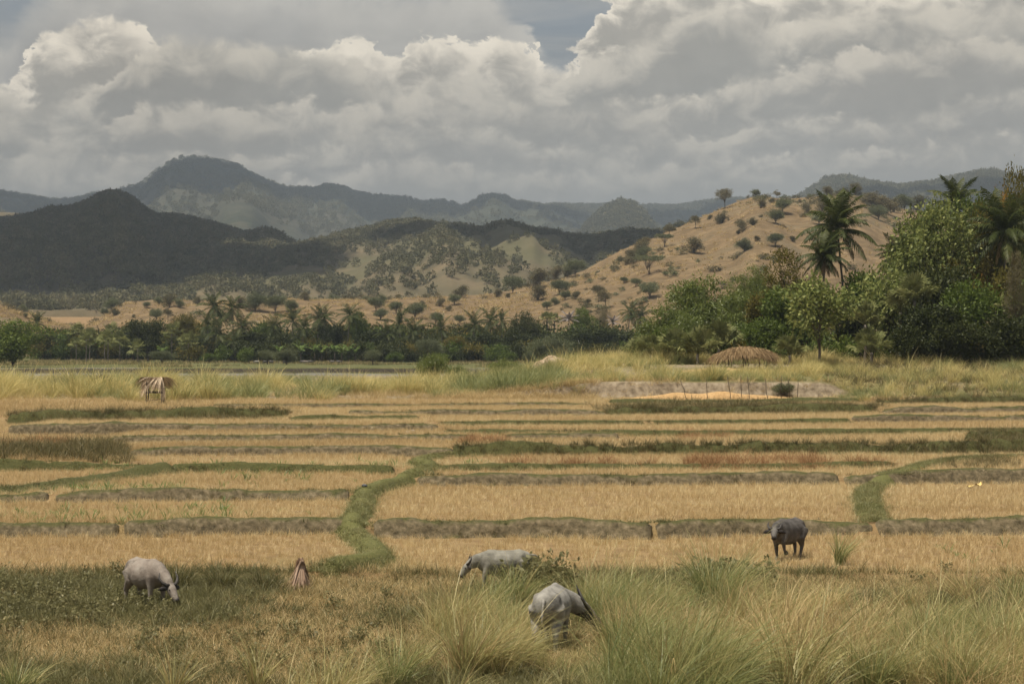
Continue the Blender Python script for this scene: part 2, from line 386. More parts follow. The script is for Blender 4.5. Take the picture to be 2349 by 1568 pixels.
PATHS = [
 ([(735,1335),(790,1316),(845,1306),(868,1290),(858,1268),(828,1243),(806,1220),(818,1198),(832,1172),(832,1150),(842,1135),(880,1116),(930,1098),(975,1086),(985,1074),(955,1062),(985,1050),(1035,1046)], .34, .30, 'winding grassy footpath bank that divides the left and central fields'),
 ([(2010,1216),(1998,1190),(1990,1160),(1988,1130),(1998,1108),(2030,1095),(2090,1080),(2150,1062),(2220,1050),(2349,1044)], .40, .16, 'straight green footpath bank between the central and right fields'),
]
BL = [f2w(b[0]) for b in BUNDS]
PL = [f2w(p[0]) for p in PATHS]
def resample(P, step):
    d = np.concatenate([[0], np.cumsum(np.linalg.norm(np.diff(P, axis=0), axis=1))])
    s = np.linspace(0, d[-1], max(4, int(d[-1] / step)))
    k = len(P)
    Q = np.stack([np.interp(s, d, P[:, i]) for i in range(P.shape[1])], 1)
    if k > 3:                                    # soften corners
        for _ in range(int(1.2 / step)):
            Q[1:-1] = .25 * Q[:-2] + .5 * Q[1:-1] + .25 * Q[2:]
    return Q
# terraced height grid
GX = np.arange(-62, 62.01, .5); GY = np.arange(36, 159.01, .25)
def terrace_grid():
    Z = np.zeros((len(GX), len(GY)))
    for i, x in enumerate(GX):
        zs = base_z(np.full(len(GY), x), GY)
        ys = []
        for B in BL:
            o = np.argsort(B[:, 0]); bx, by = B[o, 0], B[o, 1]
            if bx[0] - .3 <= x <= bx[-1] + .3: ys.append(np.interp(x, bx, by))
        ys = sorted(ys); ys = [58.8] + [y for j, y in enumerate(ys) if j == 0 or y - ys[j - 1] > 1.2] + [155.]
        z = zs.copy()
        for a, b in zip(ys[:-1], ys[1:]):
            s = (GY > a) & (GY <= b)
            flat = base_z(x, (a + b) / 2) * .85 + zs * .15
            if b > 154: flat = zs
            z[s] = flat[s]
        Z[i] = z
    K = np.exp(-np.linspace(-1.6, 1.6, 7) ** 2); K /= K.sum()
    Zp = np.pad(Z, ((3, 3), (0, 0)), 'edge'); Z = sum(K[k] * Zp[k:k + len(GX)] for k in range(7))
    return Z
TG = terrace_grid()
def terr_z(X, Y):
    """height of the ground anywhere between the camera and the hills"""
    X = np.asarray(X, float); Y = np.asarray(Y, float)
    z = base_z(X, Y)
    ins = (Y > GY[0]) & (Y < 157.5) & (np.abs(X) < 61.5)
    i = np.clip((X - GX[0]) / .5, 0, len(GX) - 1.001); j = np.clip((Y - GY[0]) / .25, 0, len(GY) - 1.001)
    a = i.astype(int); b = j.astype(int); fa = i - a; fb = j - b
    t = (TG[a, b] * (1 - fa) + TG[a + 1, b] * fa) * (1 - fb) + (TG[a, b + 1] * (1 - fa) + TG[a + 1, b + 1] * fa) * fb
    return np.where(ins, t, z)
def at_px(px, py, d0, d1, zf=None, step=.25):
    """where the line of sight of a reference pixel meets the ground"""
    zf = zf or terr_z
    D = np.arange(d0, d1, step); x = U(px) * D
    g = zf(x, D) - (CAMZ + (HORY - py) / FPX * D)
    k = np.argmax(g >= 0) if (g >= 0).any() else len(D) - 1
    return Vector((float(x[k]), float(D[k]), float(zf(x[k], D[k]))))
def grid_mesh(name, X, Y, Z):
    nx, ny = Z.shape
    V = np.stack([np.broadcast_to(X, Z.shape) if X.ndim == 2 else np.repeat(X[:, None], ny, 1), np.broadcast_to(Y, Z.shape) if Y.ndim == 2 else np.repeat(Y[None], nx, 0), Z], -1).reshape(-1, 3)
    i = np.arange(nx - 1)[:, None] * ny; j = np.arange(ny - 1)[None]
    F = np.stack([i + j, i + ny + j, i + ny + j + 1, i + j + 1], -1).reshape(-1, 4)
    return shade(fast_mesh(name, V, F))

# ------------------------------------------------------------------ ground materials
STRAW_SOIL = noise_mat('straw_soil', [(.3, (0.151, 0.097, 0.045)), (.5, (0.223, 0.148, 0.068)), (.7, (0.274, 0.191, 0.094))], 1.4, 8, .95, .5, 9.,
                       second=(.11, .52, .68, (.19, .15, .06), .5))
def ground_material():
    m, q, o = new_mat('valley_ground')
    g = q.n('ShaderNodeNewGeometry'); co = g.outputs['Position']; x, y, z = q.sep(co)
    f = q.noise(co, .35, 7, .6); f2 = q.noise(co, .06, 4, .6); f3 = q.noise(co, 2.2, 4, .6)
    near = q.ramp(f3, [(.3, (.135, .105, .045)), (.5, (.23, .165, .075)), (.72, (.32, .23, .115))])
    near = q.mix(q.sstep(f, .48, .66), near, (.085, .088, .03))
    mud = q.ramp(f3, [(.3, (.17, .13, .085)), (.7, (.31, .25, .17))])
    olive = q.ramp(f, [(.3, (.10, .095, .035)), (.7, (.20, .165, .07))])
    belt = q.mix(q.sstep(f2, .40, .6), olive, mud)
    green = q.ramp(f, [(.3, (.065, .075, .022)), (.55, (.105, .105, .038)), (.8, (.19, .155, .075))])
    gravel = q.ramp(q.noise(co, 3., 5, .7), [(.3, (.12, .112, .095)), (.7, (.215, .20, .17))])
    dry = q.ramp(f, [(.3, (.17, .11, .052)), (.7, (.31, .20, .098))])
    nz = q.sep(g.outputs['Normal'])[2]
    c = q.mix(q.sstep(y, 57, 62), near, belt)
    c = q.mix(q.sstep(q.m('ADD', y, q.m('MULTIPLY', f, 14)), 318, 328), c, gravel)
    yy = q.m('ADD', y, q.m('MULTIPLY', q.m('SUBTRACT', f2, .5), 10))
    c = q.mix(q.sstep(yy, 338, 342), c, green)
    c = q.mix(q.sstep(yy, 480, 530), c, dry)
    c = q.mix(q.sstep(nz, .93, .72), c, q.mix(q.sstep(y, 300, 310), q.ramp(q.m('ADD', f3, q.m('MULTIPLY', q.m('SUBTRACT', q.noise(co, .8, 5, .65), .5), .7)), [(.25, (.10, .075, .048)), (.5, (.23, .18, .12)), (.75, (.36, .295, .21))]), (.045, .036, .025)))  # steep far river bank near-black: shade of the undercut put into the colour
    p = q.n('ShaderNodeBsdfPrincipled'); q.put(p.inputs['Base Color'], c); p.inputs['Roughness'].default_value = .95
    p.inputs['Specular IOR Level'].default_value = .2
    b = q.n('ShaderNodeBump'); b.inputs['Strength'].default_value = .6; b.inputs['Distance'].default_value = .08
    q.put(b.inputs['Height'], q.noise(co, 3.5, 6, .65)); q.t.links.new(b.outputs[0], p.inputs['Normal'])
    q.t.links.new(p.outputs[0], o.inputs[0]); return m
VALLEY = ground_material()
def bund_material(name, grass_lo, top):
    m, q, o = new_mat(name)
    g = q.n('ShaderNodeNewGeometry'); co = g.outputs['Position']; nz = q.sep(g.outputs['Normal'])[2]
    f = q.noise(co, 4.5, 7, .68); f2 = q.noise(co, 1.3, 5, .6); f3 = q.noise(co, 14, 3, .6)
    earth = q.ramp(f, [(.30, (.05, .04, .022)), (.46, (.115, .092, .053)), (.60, (.19, .15, .09)), (.76, (.31, .25, .165))])
    grass = q.ramp(f3, [(.3, (.042, .046, .014)), (.6, (.085, .082, .028)), (.8, (.16, .13, .055))])
    k = q.m('ADD', nz, q.m('MULTIPLY', q.m('SUBTRACT', f2, .5), 1.1))
    c = q.mix(q.sstep(k, grass_lo, top), earth, grass)
    p = q.n('ShaderNodeBsdfPrincipled'); q.put(p.inputs['Base Color'], c); p.inputs['Roughness'].default_value = .95
    p.inputs['Specular IOR Level'].default_value = .2
    b = q.n('ShaderNodeBump'); b.inputs['Strength'].default_value = .9; b.inputs['Distance'].default_value = .06
    q.put(b.inputs['Height'], f); q.t.links.new(b.outputs[0], p.inputs['Normal'])
    q.t.links.new(p.outputs[0], o.inputs[0]); return m
BUND_EARTH = bund_material('bund_earth', .60, 1.0); BUND_GRASS = bund_material('bund_grass', .05, .45); PATH_GRASS = bund_material('path_grass', .05, .45)
for n_ in PATH_GRASS.node_tree.nodes:
    if n_.type == 'VALTORGB' and n_.color_ramp.elements[0].color[1] > n_.color_ramp.elements[0].color[0]:
        for e_ in n_.color_ramp.elements: e_.color = tuple(c * 1.6 for c in e_.color[:3]) + (1,)

# ------------------------------------------------------------------ ground sheets
def build_ground():
    X = np.concatenate([-np.geomspace(6000, 130, 26), np.arange(-126, 127, 1.5), np.geomspace(130, 6000, 26)])
    Y = np.concatenate([np.arange(-300, 30, 15), np.arange(30, 36, 1), np.arange(36, 153, 3), np.arange(153, 163, .2), np.arange(163, 316, 1.5), np.arange(316, 352, .3), np.arange(352, 640, 4), np.geomspace(640, 14000, 40)])
    XX, YY = np.meshgrid(X, Y, indexing='ij')
    Z = base_z(XX, YY)
    und = (YY > 37) & (YY < 157.3) & (np.abs(XX) < 60.5)
    Z = np.where(und, Z - 1.1, Z)
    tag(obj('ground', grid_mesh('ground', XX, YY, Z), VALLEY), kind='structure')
    Zt = TG + fbm(GX[:, None] * .9, GY[None] * .9, 21, 3) * .025
    rows = GY <= 157.8
    o = obj('rice_field', grid_mesh('rice_field', np.repeat(GX[:, None], rows.sum(), 1), np.repeat(GY[None, rows], len(GX), 0), Zt[:, rows]), STRAW_SOIL)
    # the grazing strip before the fields keeps the valley ground
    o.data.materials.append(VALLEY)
    mid = np.empty(len(o.data.vertices) * 3, np.float32); o.data.vertices.foreach_get('co', mid)
    vy = mid.reshape(-1, 3)[:, 1]; ny = int(rows.sum())
    fi = np.arange((len(GX) - 1) * (ny - 1)); j = fi % (ny - 1); i = fi // (ny - 1)
    gy = GY[rows][j]; gx = GX[i]
    near = 58.3 + fbm(gx * .4, gx * 0 + 1.7, 31, 3) * .7
    mi = ((gy < near) | (gy > 154.2 + fbm(gx * .4, gx * 0, 33, 3) * 1.2)).astype(np.int32)
    o.data.polygons.foreach_set('material_index', mi)
    tag(o, kind='structure')
build_ground()

def build_bunds():
    for k, (pts, ridge, look, desc) in enumerate(BUNDS):
        Q = resample(BL[k], .16)
        T = np.gradient(Q, axis=0); T /= np.linalg.norm(T, axis=1)[:, None]
        N = np.stack([-T[:, 1], T[:, 0]], 1); N *= np.sign(N[:, 1:2] + 1e-6)
        n = len(Q); s = np.arange(n) * .16
        lo = terr_z(Q[:, 0] - N[:, 0] * .7, Q[:, 1] - N[:, 1] * .7); up = terr_z(Q[:, 0] + N[:, 0] * .8, Q[:, 1] + N[:, 1] * .8)
        up = np.maximum(up, lo + .02)
        rg = (ridge + .03 if ridge > .1 else ridge + .01) * np.clip(1 + 1.3 * fbm(s * .3, s * 0 + k, 41, 5), .15, 2)
        endf = np.minimum(1, np.minimum(np.arange(n), np.arange(n)[::-1]) / 1.5 + .75)
        H = (up - lo + rg) * endf
        wf = .40 if look == 'earth' else (.75 if ridge > .1 else .42)
        prof = [(-1.15, -.2), (-.85, .02), (-.62, .30), (-.42, .66), (-.12, .95), (.3, 1.0), (.75, .97), (1.2, .0), (1.5, -.2)]
        if look != 'earth': prof = [(-1.25, -.2), (-.95, .05), (-.6, .42), (-.25, .8), (.1, 1.), (.45, .97), (.8, .7), (1.2, 0), (1.5, -.2)]
        V = []
        for (a, b) in prof:
            off = a * wf * (1 + .35 * fbm(s * .9, s * 0 + a * 3 + k, 45, 3)) + .09 * fbm(s * 2.6, s * 0 + a * 9, 51 + k, 3) + .22 * fbm(s * .22, s * 0 + 3, 57 + k, 3)
            z = lo + b * H if a <= .75 else np.where(b > 0, lo + b * H, up + b * .5)
            if a > .8: z = up + (-.01 if b == 0 else -.1)
            if b < 0 and a < 0: z = lo - .1
            z = z + .06 * fbm(s * 2.2, s * 0 + a * 7, 61 + k, 4) * (1 if 0 < b else 0)
            V.append(np.stack([Q[:, 0] + N[:, 0] * off, Q[:, 1] + N[:, 1] * off, z], 1))
        V = np.stack(V, 1); m = len(prof)
        i = np.arange(n - 1)[:, None] * m; j = np.arange(m - 1)[None]
        F = np.stack([i + j, i + m + j, i + m + j + 1, i + j + 1], -1).reshape(-1, 4)
        if Q[-1, 0] < Q[0, 0]: F = F[:, ::-1]
        caps = [np.arange(m), ((n - 1) * m + np.arange(m))[::-1]]
        me = fast_mesh('field_bund', V.reshape(-1, 3), [F, np.array([caps[0]]), np.array([caps[1]])]); shade(me)
        o = obj('field_bund', me, BUND_EARTH if look == 'earth' else BUND_GRASS)
        tag(o, kind='structure'); o['label'] = desc
    for k, (pts, hw, hh, desc) in enumerate(PATHS):
        Q = resample(PL[k], .2); n = len(Q)
        T = np.gradient(Q, axis=0); T /= np.linalg.norm(T, axis=1)[:, None]; N = np.stack([-T[:, 1], T[:, 0]], 1)
        s = np.arange(n) * .2; w = hw * (1 + .18 * fbm(s * .4, s * 0 + k, 71, 3))
        zc = np.maximum.reduce([terr_z(Q[:, 0] + N[:, 0] * a, Q[:, 1] + N[:, 1] * a) for a in (-.9, -.4, 0, .4, .9)])
        zc = np.convolve(np.pad(zc, 4, 'edge'), np.ones(9) / 9, 'valid') + hh * (1 + .25 * fbm(s * .6, s * 0, 73 + k, 3))
        ef = smooth(np.minimum(np.arange(n), np.arange(n)[::-1]), -1, 6); zg = terr_z(Q[:, 0], Q[:, 1]) - .1; zc = zg + (zc - zg) * ef; w = w * (.35 + .65 * ef)
        V = []
        for a, b in [(-2.0, 0), (-1.35, .25), (-1., .62), (-.6, .93), (0, 1.), (.6, .93), (1., .62), (1.35, .25), (2.0, 0)]:
            off = a * w + .05 * fbm(s * 2.5, s * 0 + a, 77 + k, 3)
            x = Q[:, 0] + N[:, 0] * off; y = Q[:, 1] + N[:, 1] * off
            g = terr_z(x, y) - .06; V.append(np.stack([x, y, g + (zc - g) * b + .03 * fbm(s * 2, s * 0 + a * 5, 81, 3) * (b > 0)], 1))
        V = np.stack(V, 1); m = 9; i = np.arange(n - 1)[:, None] * m; j = np.arange(m - 1)[None]
        F = np.stack([i + j, i + j + 1, i + m + j + 1, i + m + j], -1).reshape(-1, 4)
        o = obj('footpath_bank', shade(fast_mesh('footpath_bank', V.reshape(-1, 3), F)), PATH_GRASS); tag(o, kind='structure'); o['label'] = desc
build_bunds()

# ------------------------------------------------------------------ hills and mountains
def crest_fn(pts, D):
    P = np.asarray(pts, float); u = U(P[:, 0]); z = CAMZ + (HORY - P[:, 1]) / FPX * (D if np.isscalar(D) else np.interp(u, U(np.asarray(D)[:, 0]), np.asarray(D)[:, 1]))
    o = np.argsort(u)
    return lambda q: np.interp(q, u[o], z[o])
HILLS = {}
def hill(name, crest, Dc, D0, z0, mat, shape=1.0, rough=(.04, 6.), gully=(.10, 30.), back=.55, nu=380, nt=120, u0=-.46, u1=.46, seed=0, jag=0.):
    """one range: rises from z0 at distance D0 to its crest line at distance Dc, then falls behind"""
    cz = crest_fn(crest, Dc)
    if np.isscalar(Dc): dc = lambda u: np.full_like(u, Dc, dtype=float)
    else:
        A = np.asarray(Dc, float); dc = lambda u: np.interp(u, U(A[:, 0]), A[:, 1])
    def zf(X, Y):
        X = np.asarray(X, float); Y = np.asarray(Y, float); u = X / Y; d = dc(u)
        t = (Y - D0) / (d - D0)
        c = cz(u); b = z0(u) if callable(z0) else z0
        ga = gully[0](u) if callable(gully[0]) else gully[0]
        g = fbm(u * gully[1], t * 1.2, seed, 4) * ga
        ridged = 1 - np.abs(fbm(u * gully[1] * .8 + t * .8, t * .7, seed + 9, 3))
        tt = np.clip(t + (g - (1 - ridged) * ga * .8) * np.clip(t, 0, 1) * np.clip(1 - t, 0, 1) * 4, 0, 1)
        s = np.where(t <= 1, tt ** shape * (1 - .25 * tt ** shape) / .75, 1 - back * np.clip(t - 1, 0, 2) ** 1.4)
        s = np.where(t <= 1, np.minimum(s, 1), s)
        z = b + (c - b) * s
        return np.where(t < -.02, b - 60, z + fbm(X / (d * rough[0]), Y / (d * rough[0]), seed + 5, 5) * rough[1] * np.clip(t, 0, 1) * np.clip(np.abs(1 - t) * 5 + jag, 0, 1))
    us = np.linspace(u0, u1, nu); ts = np.concatenate([np.linspace(0, 1, nt), np.linspace(1.02, 1.9, 24)])
    UU, TT = np.meshgrid(us, ts, indexing='ij'); DD = D0 + TT * (dc(us)[:, None] - D0)
    XX = UU * DD; Z = zf(XX, DD); Z[:, 0] -= 30
    o = obj(name, grid_mesh(name, XX, DD, Z), mat); tag(o, kind='structure')
    HILLS[name] = (zf, dc, D0); return zf

def hill_material(name, cols, scale, patch=None, bands=0., bump=.5, bscale=.3, bdist=1.):
    m, q, o = new_mat(name)
    g = q.n('ShaderNodeNewGeometry'); co = g.outputs['Position']
    f = q.noise(co, scale, 8, .62); c = q.ramp(f, cols)
    for (sc, lo, hi, col, amt) in (patch or []):
        c = q.mix(q.sstep(q.noise(co, sc, 6, .62), lo, hi, 0, amt), c, col)
    hgt = q.noise(co, bscale, 7, .65)
    if bands:
        x, y, z = q.sep(co)
        w = q.m('SINE', q.m('ADD', q.m('MULTIPLY', z, bands), q.m('MULTIPLY', q.noise(co, .05, 4, .6), 14)))
        c = q.mix(q.m('MULTIPLY', q.sstep(w, .2, 1.), .13), c, cols[0][1])
    p = q.n('ShaderNodeBsdfPrincipled'); q.put(p.inputs['Base Color'], c); p.inputs['Roughness'].default_value = .95
    p.inputs['Specular IOR Level'].default_value = .15
    b = q.n('ShaderNodeBump'); b.inputs['Strength'].default_value = bump; b.inputs['Distance'].default_value = bdist
    q.put(b.inputs['Height'], hgt); q.t.links.new(b.outputs[0], p.inputs['Normal'])
    q.t.links.new(p.outputs[0], o.inputs[0]); return m
DRY_HILL = hill_material('dry_grass_hill', [(.28, (.10, .07, .036)), (.5, (.165, .114, .06)), (.72, (.265, .185, .10))], .16,
    [(.022, .50, .66, (.17, .135, .08), .7), (.45, .56, .72, (.13, .095, .05), .6)], 2.2, .9, .45, .9)
WOOD_FLOOR = hill_material('dry_wood_floor', [(.3, (.05, .046, .028)), (.55, (.075, .066, .04)), (.75, (.10, .085, .052))], .03, [(.006, .55, .7, (.12, .095, .058), .4)])
MIXED_FLOOR = hill_material('scrub_hill', [(.3, (.08, .07, .04)), (.5, (.115, .094, .054)), (.75, (.18, .135, .08))], .03, [(.008, .45, .6, (.09, .085, .042), .8)])
MOUNT = hill_material('far_mountain', [(.3, (.035, .042, .027)), (.5, (.06, .064, .04)), (.7, (.10, .09, .058))], .012,
    [(.0016, .50, .66, (.105, .088, .06), .5), (.03, .48, .62, (.035, .043, .025), .7)], 0, 1., .03, 14.)

MT = [(-900,500),(-500,470),(-200,430),(0,447),(60,452),(110,460),(160,463),(205,452),(222,448),(240,456),(272,445),(300,436),(332,418),(360,392),(384,377),(410,366),(440,363),(472,367),(500,372),(522,377),(548,382),(572,398),(605,416),(642,432),(680,436),(722,441),(760,446),(800,452),(830,452),(862,456),(920,464),(980,470),(1012,465),(1040,470),(1062,480),(1085,472),(1112,465),(1136,463),(1162,472),(1184,481),(1240,478),(1290,474),(1335,474),(1382,478),(1442,480),(1502,476),(1560,476),(1602,471),(1652,462),(1760,458),(1900,470),(2349,480),(2900,470)]
hill('far_mountain', MT, 7000, 2700, 30, MOUNT, .85, (.03, 16.), (.16, 24.), seed=100, nu=520, nt=150, jag=.12)
hill('far_right_mountain', [(1500,560),(1700,500),(1780,478),(1830,455),(1862,436),(1892,416),(1922,410),(1950,412),(1990,424),(2030,432),(2062,436),(2100,430),(2135,425),(2170,416),(2205,408),(2245,402),(2275,397),(2310,405),(2349,415),(2500,430),(2900,470)], 3900, 2200, 40, MOUNT, .9, (.03, 12.), (.14, 26.), u0=.06, nu=260, seed=120, jag=.15)
hill('rocky_dome_hill', [(1180,640),(1280,600),(1320,552),(1338,528),(1356,508),(1376,488),(1398,475),(1420,469),(1440,471),(1458,477),(1478,492),(1490,508),(1502,530),(1530,580),(1640,640)], 3600, 3000, 60, MOUNT, .55, (.02, 14.), (.12, 60.), u0=.0, u1=.11, nu=150, nt=70, seed=140, jag=.3)
LH = [(-900,430),(-500,470),(-200,500),(0,513),(60,508),(110,502),(162,489),(205,476),(243,458),(265,452),(285,456),(302,465),(322,482),(357,502),(400,504),(457,516),(517,532),(557,546),(600,549),(642,566),(700,590),(800,620),(950,650),(1300,690),(2900,720)]
hill('wooded_left_hill', LH, [(-900,2400),(0,2500),(640,2300),(1300,1800),(2900,1600)], 1150, 32, WOOD_FLOOR, .9, (.02, 9.), (.22, 34.), seed=160, nu=420, jag=.1)
hill('brown_back_ridge', [(-900,470),(-300,490),(0,486),(50,489),(100,497),(140,496),(170,503),(220,520),(320,580),(500,660)], 3000, 2500, 60, MIXED_FLOOR, .9, (.02, 8.), u0=-.46, u1=-.15, nu=140, nt=40, seed=170)
MH = [(-900,720),(0,700),(300,668),(420,650),(520,632),(600,604),(642,580),(702,562),(760,552),(792,545),(850,530),(900,516),(950,512),(1002,520),(1062,525),(1112,536),(1140,532),(1165,526),(1200,530),(1262,540),(1332,551),(1402,546),(1452,543),(1502,541),(1560,526),(1700,520),(2000,540),(2900,560)]
hill('scrub_middle_hill', MH, [(-900,1300),(300,1350),(900,1750),(1500,1700),(2900,1500)], 930, 26, MIXED_FLOOR, .95, (.02, 7.), (.26, 34.), seed=180, nu=420, jag=.1)
BH = [(-900,640),(-300,660),(-100,680),(0,695),(45,711),(90,726),(140,742),(190,750),(225,734),(258,708),(292,691),(400,690),(520,691),(640,689),(760,689),(900,684),(1000,680),(1100,676),(1170,668),(1230,652),(1282,641),(1342,619),(1382,597),(1422,575),(1462,559),(1502,545),(1562,519),(1602,502),(1642,484),(1692,462),(1720,453),(1742,450),(1775,454),(1802,456),(1850,452),(1882,450),(1942,446),(1992,452),(2020,466),(2060,478),(2150,490),(2349,500),(2600,520),(2900,560)]
def bare_base(u): return np.where(u < U(1300), 11.5, 11.5)
bare_z = hill('bare_hill', BH, [(-900,640),(0,650),(190,690),(300,715),(1100,720),(1300,770),(1700,900),(2900,980)], 545, 8.5, DRY_HILL, .8, (.04, 3.2), (lambda u: .12 + .13 * (1 - smooth(u, U(1000), U(1350))), 26.), back=.5, nu=640, nt=170, u0=-.42, u1=.5, seed=200, jag=.04)
# ------------------------------------------------------------------ plant materials
STRAW = leaf_mat('rice_straw', [(.0, (0.370, 0.264, 0.123)), (.3, (0.572, 0.422, 0.209)), (.65, (0.729, 0.562, 0.304)), (1., (0.833, 0.719, 0.427))], .38, .03, .5, .25, loc_var=(.09, 1.3, (.5, 1.8, 1)))
WEED_BROWN = leaf_mat('dead_weed', [(0, (.20, .105, .05)), (.5, (.34, .195, .095)), (1, (.48, .31, .165))], .3, 0, .5, .3)
SPROUT = leaf_mat('green_sprout', [(0, (.08, .16, .035)), (1, (.16, .26, .07))], .4, .03)
TURF = leaf_mat('bank_turf', [(0, (0.079, 0.086, 0.029)), (.5, (0.137, 0.137, 0.050)), (1, (0.238, 0.202, 0.094))], .38, .02, .5, .25, loc_var=(.4, 1.5))
PATH_TURF = leaf_mat('path_turf', [(0, (.12, .13, .045)), (.5, (.19, .19, .075)), (1, (.33, .29, .13))], .38, .02, .5, .25, loc_var=(.4, 1.2))
TURF_DARK = leaf_mat('dark_bank_grass', [(0, (.065, .064, .022)), (.5, (.125, .112, .042)), (1, (.27, .215, .105))], .38, .02, .5, .2, loc_var=(.35, 1.5))
TALL = leaf_mat('tall_wild_grass', [(0, (0.227, 0.230, 0.085)), (.4, (0.367, 0.342, 0.138)), (.7, (0.508, 0.439, 0.190)), (1, (0.691, 0.561, 0.285))], .42, .03, .5, .3, loc_var=(.45, 1.6))
TALL_GREEN = leaf_mat('green_wild_grass', [(0, (.15, .185, .065)), (.5, (.25, .275, .10)), (1, (.40, .38, .165))], .42, .03, .5, .3, loc_var=(.5, 1.3))
PALE = leaf_mat('pale_river_grass', [(0, (0.284, 0.260, 0.095)), (.5, (0.567, 0.480, 0.190)), (1, (0.735, 0.600, 0.285))], .42, .02, .5, .3, loc_var=(.12, 1.8))
DRYG = leaf_mat('dry_short_grass', [(0, (0.280, 0.207, 0.094)), (.4, (0.448, 0.330, 0.154)), (.75, (0.594, 0.448, 0.226)), (1, (0.739, 0.582, 0.319))], .38, .02, .5, .3, loc_var=(.4, 1.4))
HERB = leaf_mat('green_herb', [(0, (.125, .12, .05)), (.6, (.20, .185, .08)), (1, (.34, .29, .14))], .4, .02, .5, .4)

# ------------------------------------------------------------------ field and grass cover
def clump(name, mats, specs, seed):
    """specs: list of blade sets; one mesh"""
    b = MB(); mi = []
    for k, sp in enumerate(specs):
        mat = sp.pop('m', 0); V, F = blades(seed=seed * 31 + k, **sp); b.add(V, F); mi += [mat] * len(F); sp['m'] = mat
    me = b.mesh(name)
    for m in mats: me.materials.append(m)
    me.polygons.foreach_set('material_index', np.asarray(mi, np.int32)); return me
def poly_dist(x, y, P):
    d = np.full(x.shape, 1e9)
    for a, b in zip(P[:-1], P[1:]):
        ab = b - a; t = np.clip(((x - a[0]) * ab[0] + (y - a[1]) * ab[1]) / (ab @ ab + 1e-9), 0, 1)
        d = np.minimum(d, np.hypot(x - a[0] - t * ab[0], y - a[1] - t * ab[1]))
    return d
BLs = [resample(b, .8) for b in BL]; PLs = [resample(p, .6) for p in PL]
def fan_pts(n, y0, y1, k=.285, pad=2.):
    """uniform over the ground the view covers between two distances, with a margin"""
    y = np.sqrt(rng.uniform(y0 ** 2, y1 ** 2, n)); x = rng.uniform(-1, 1, n) * (y * k + pad); return x, y
WIND = (.30, .05)
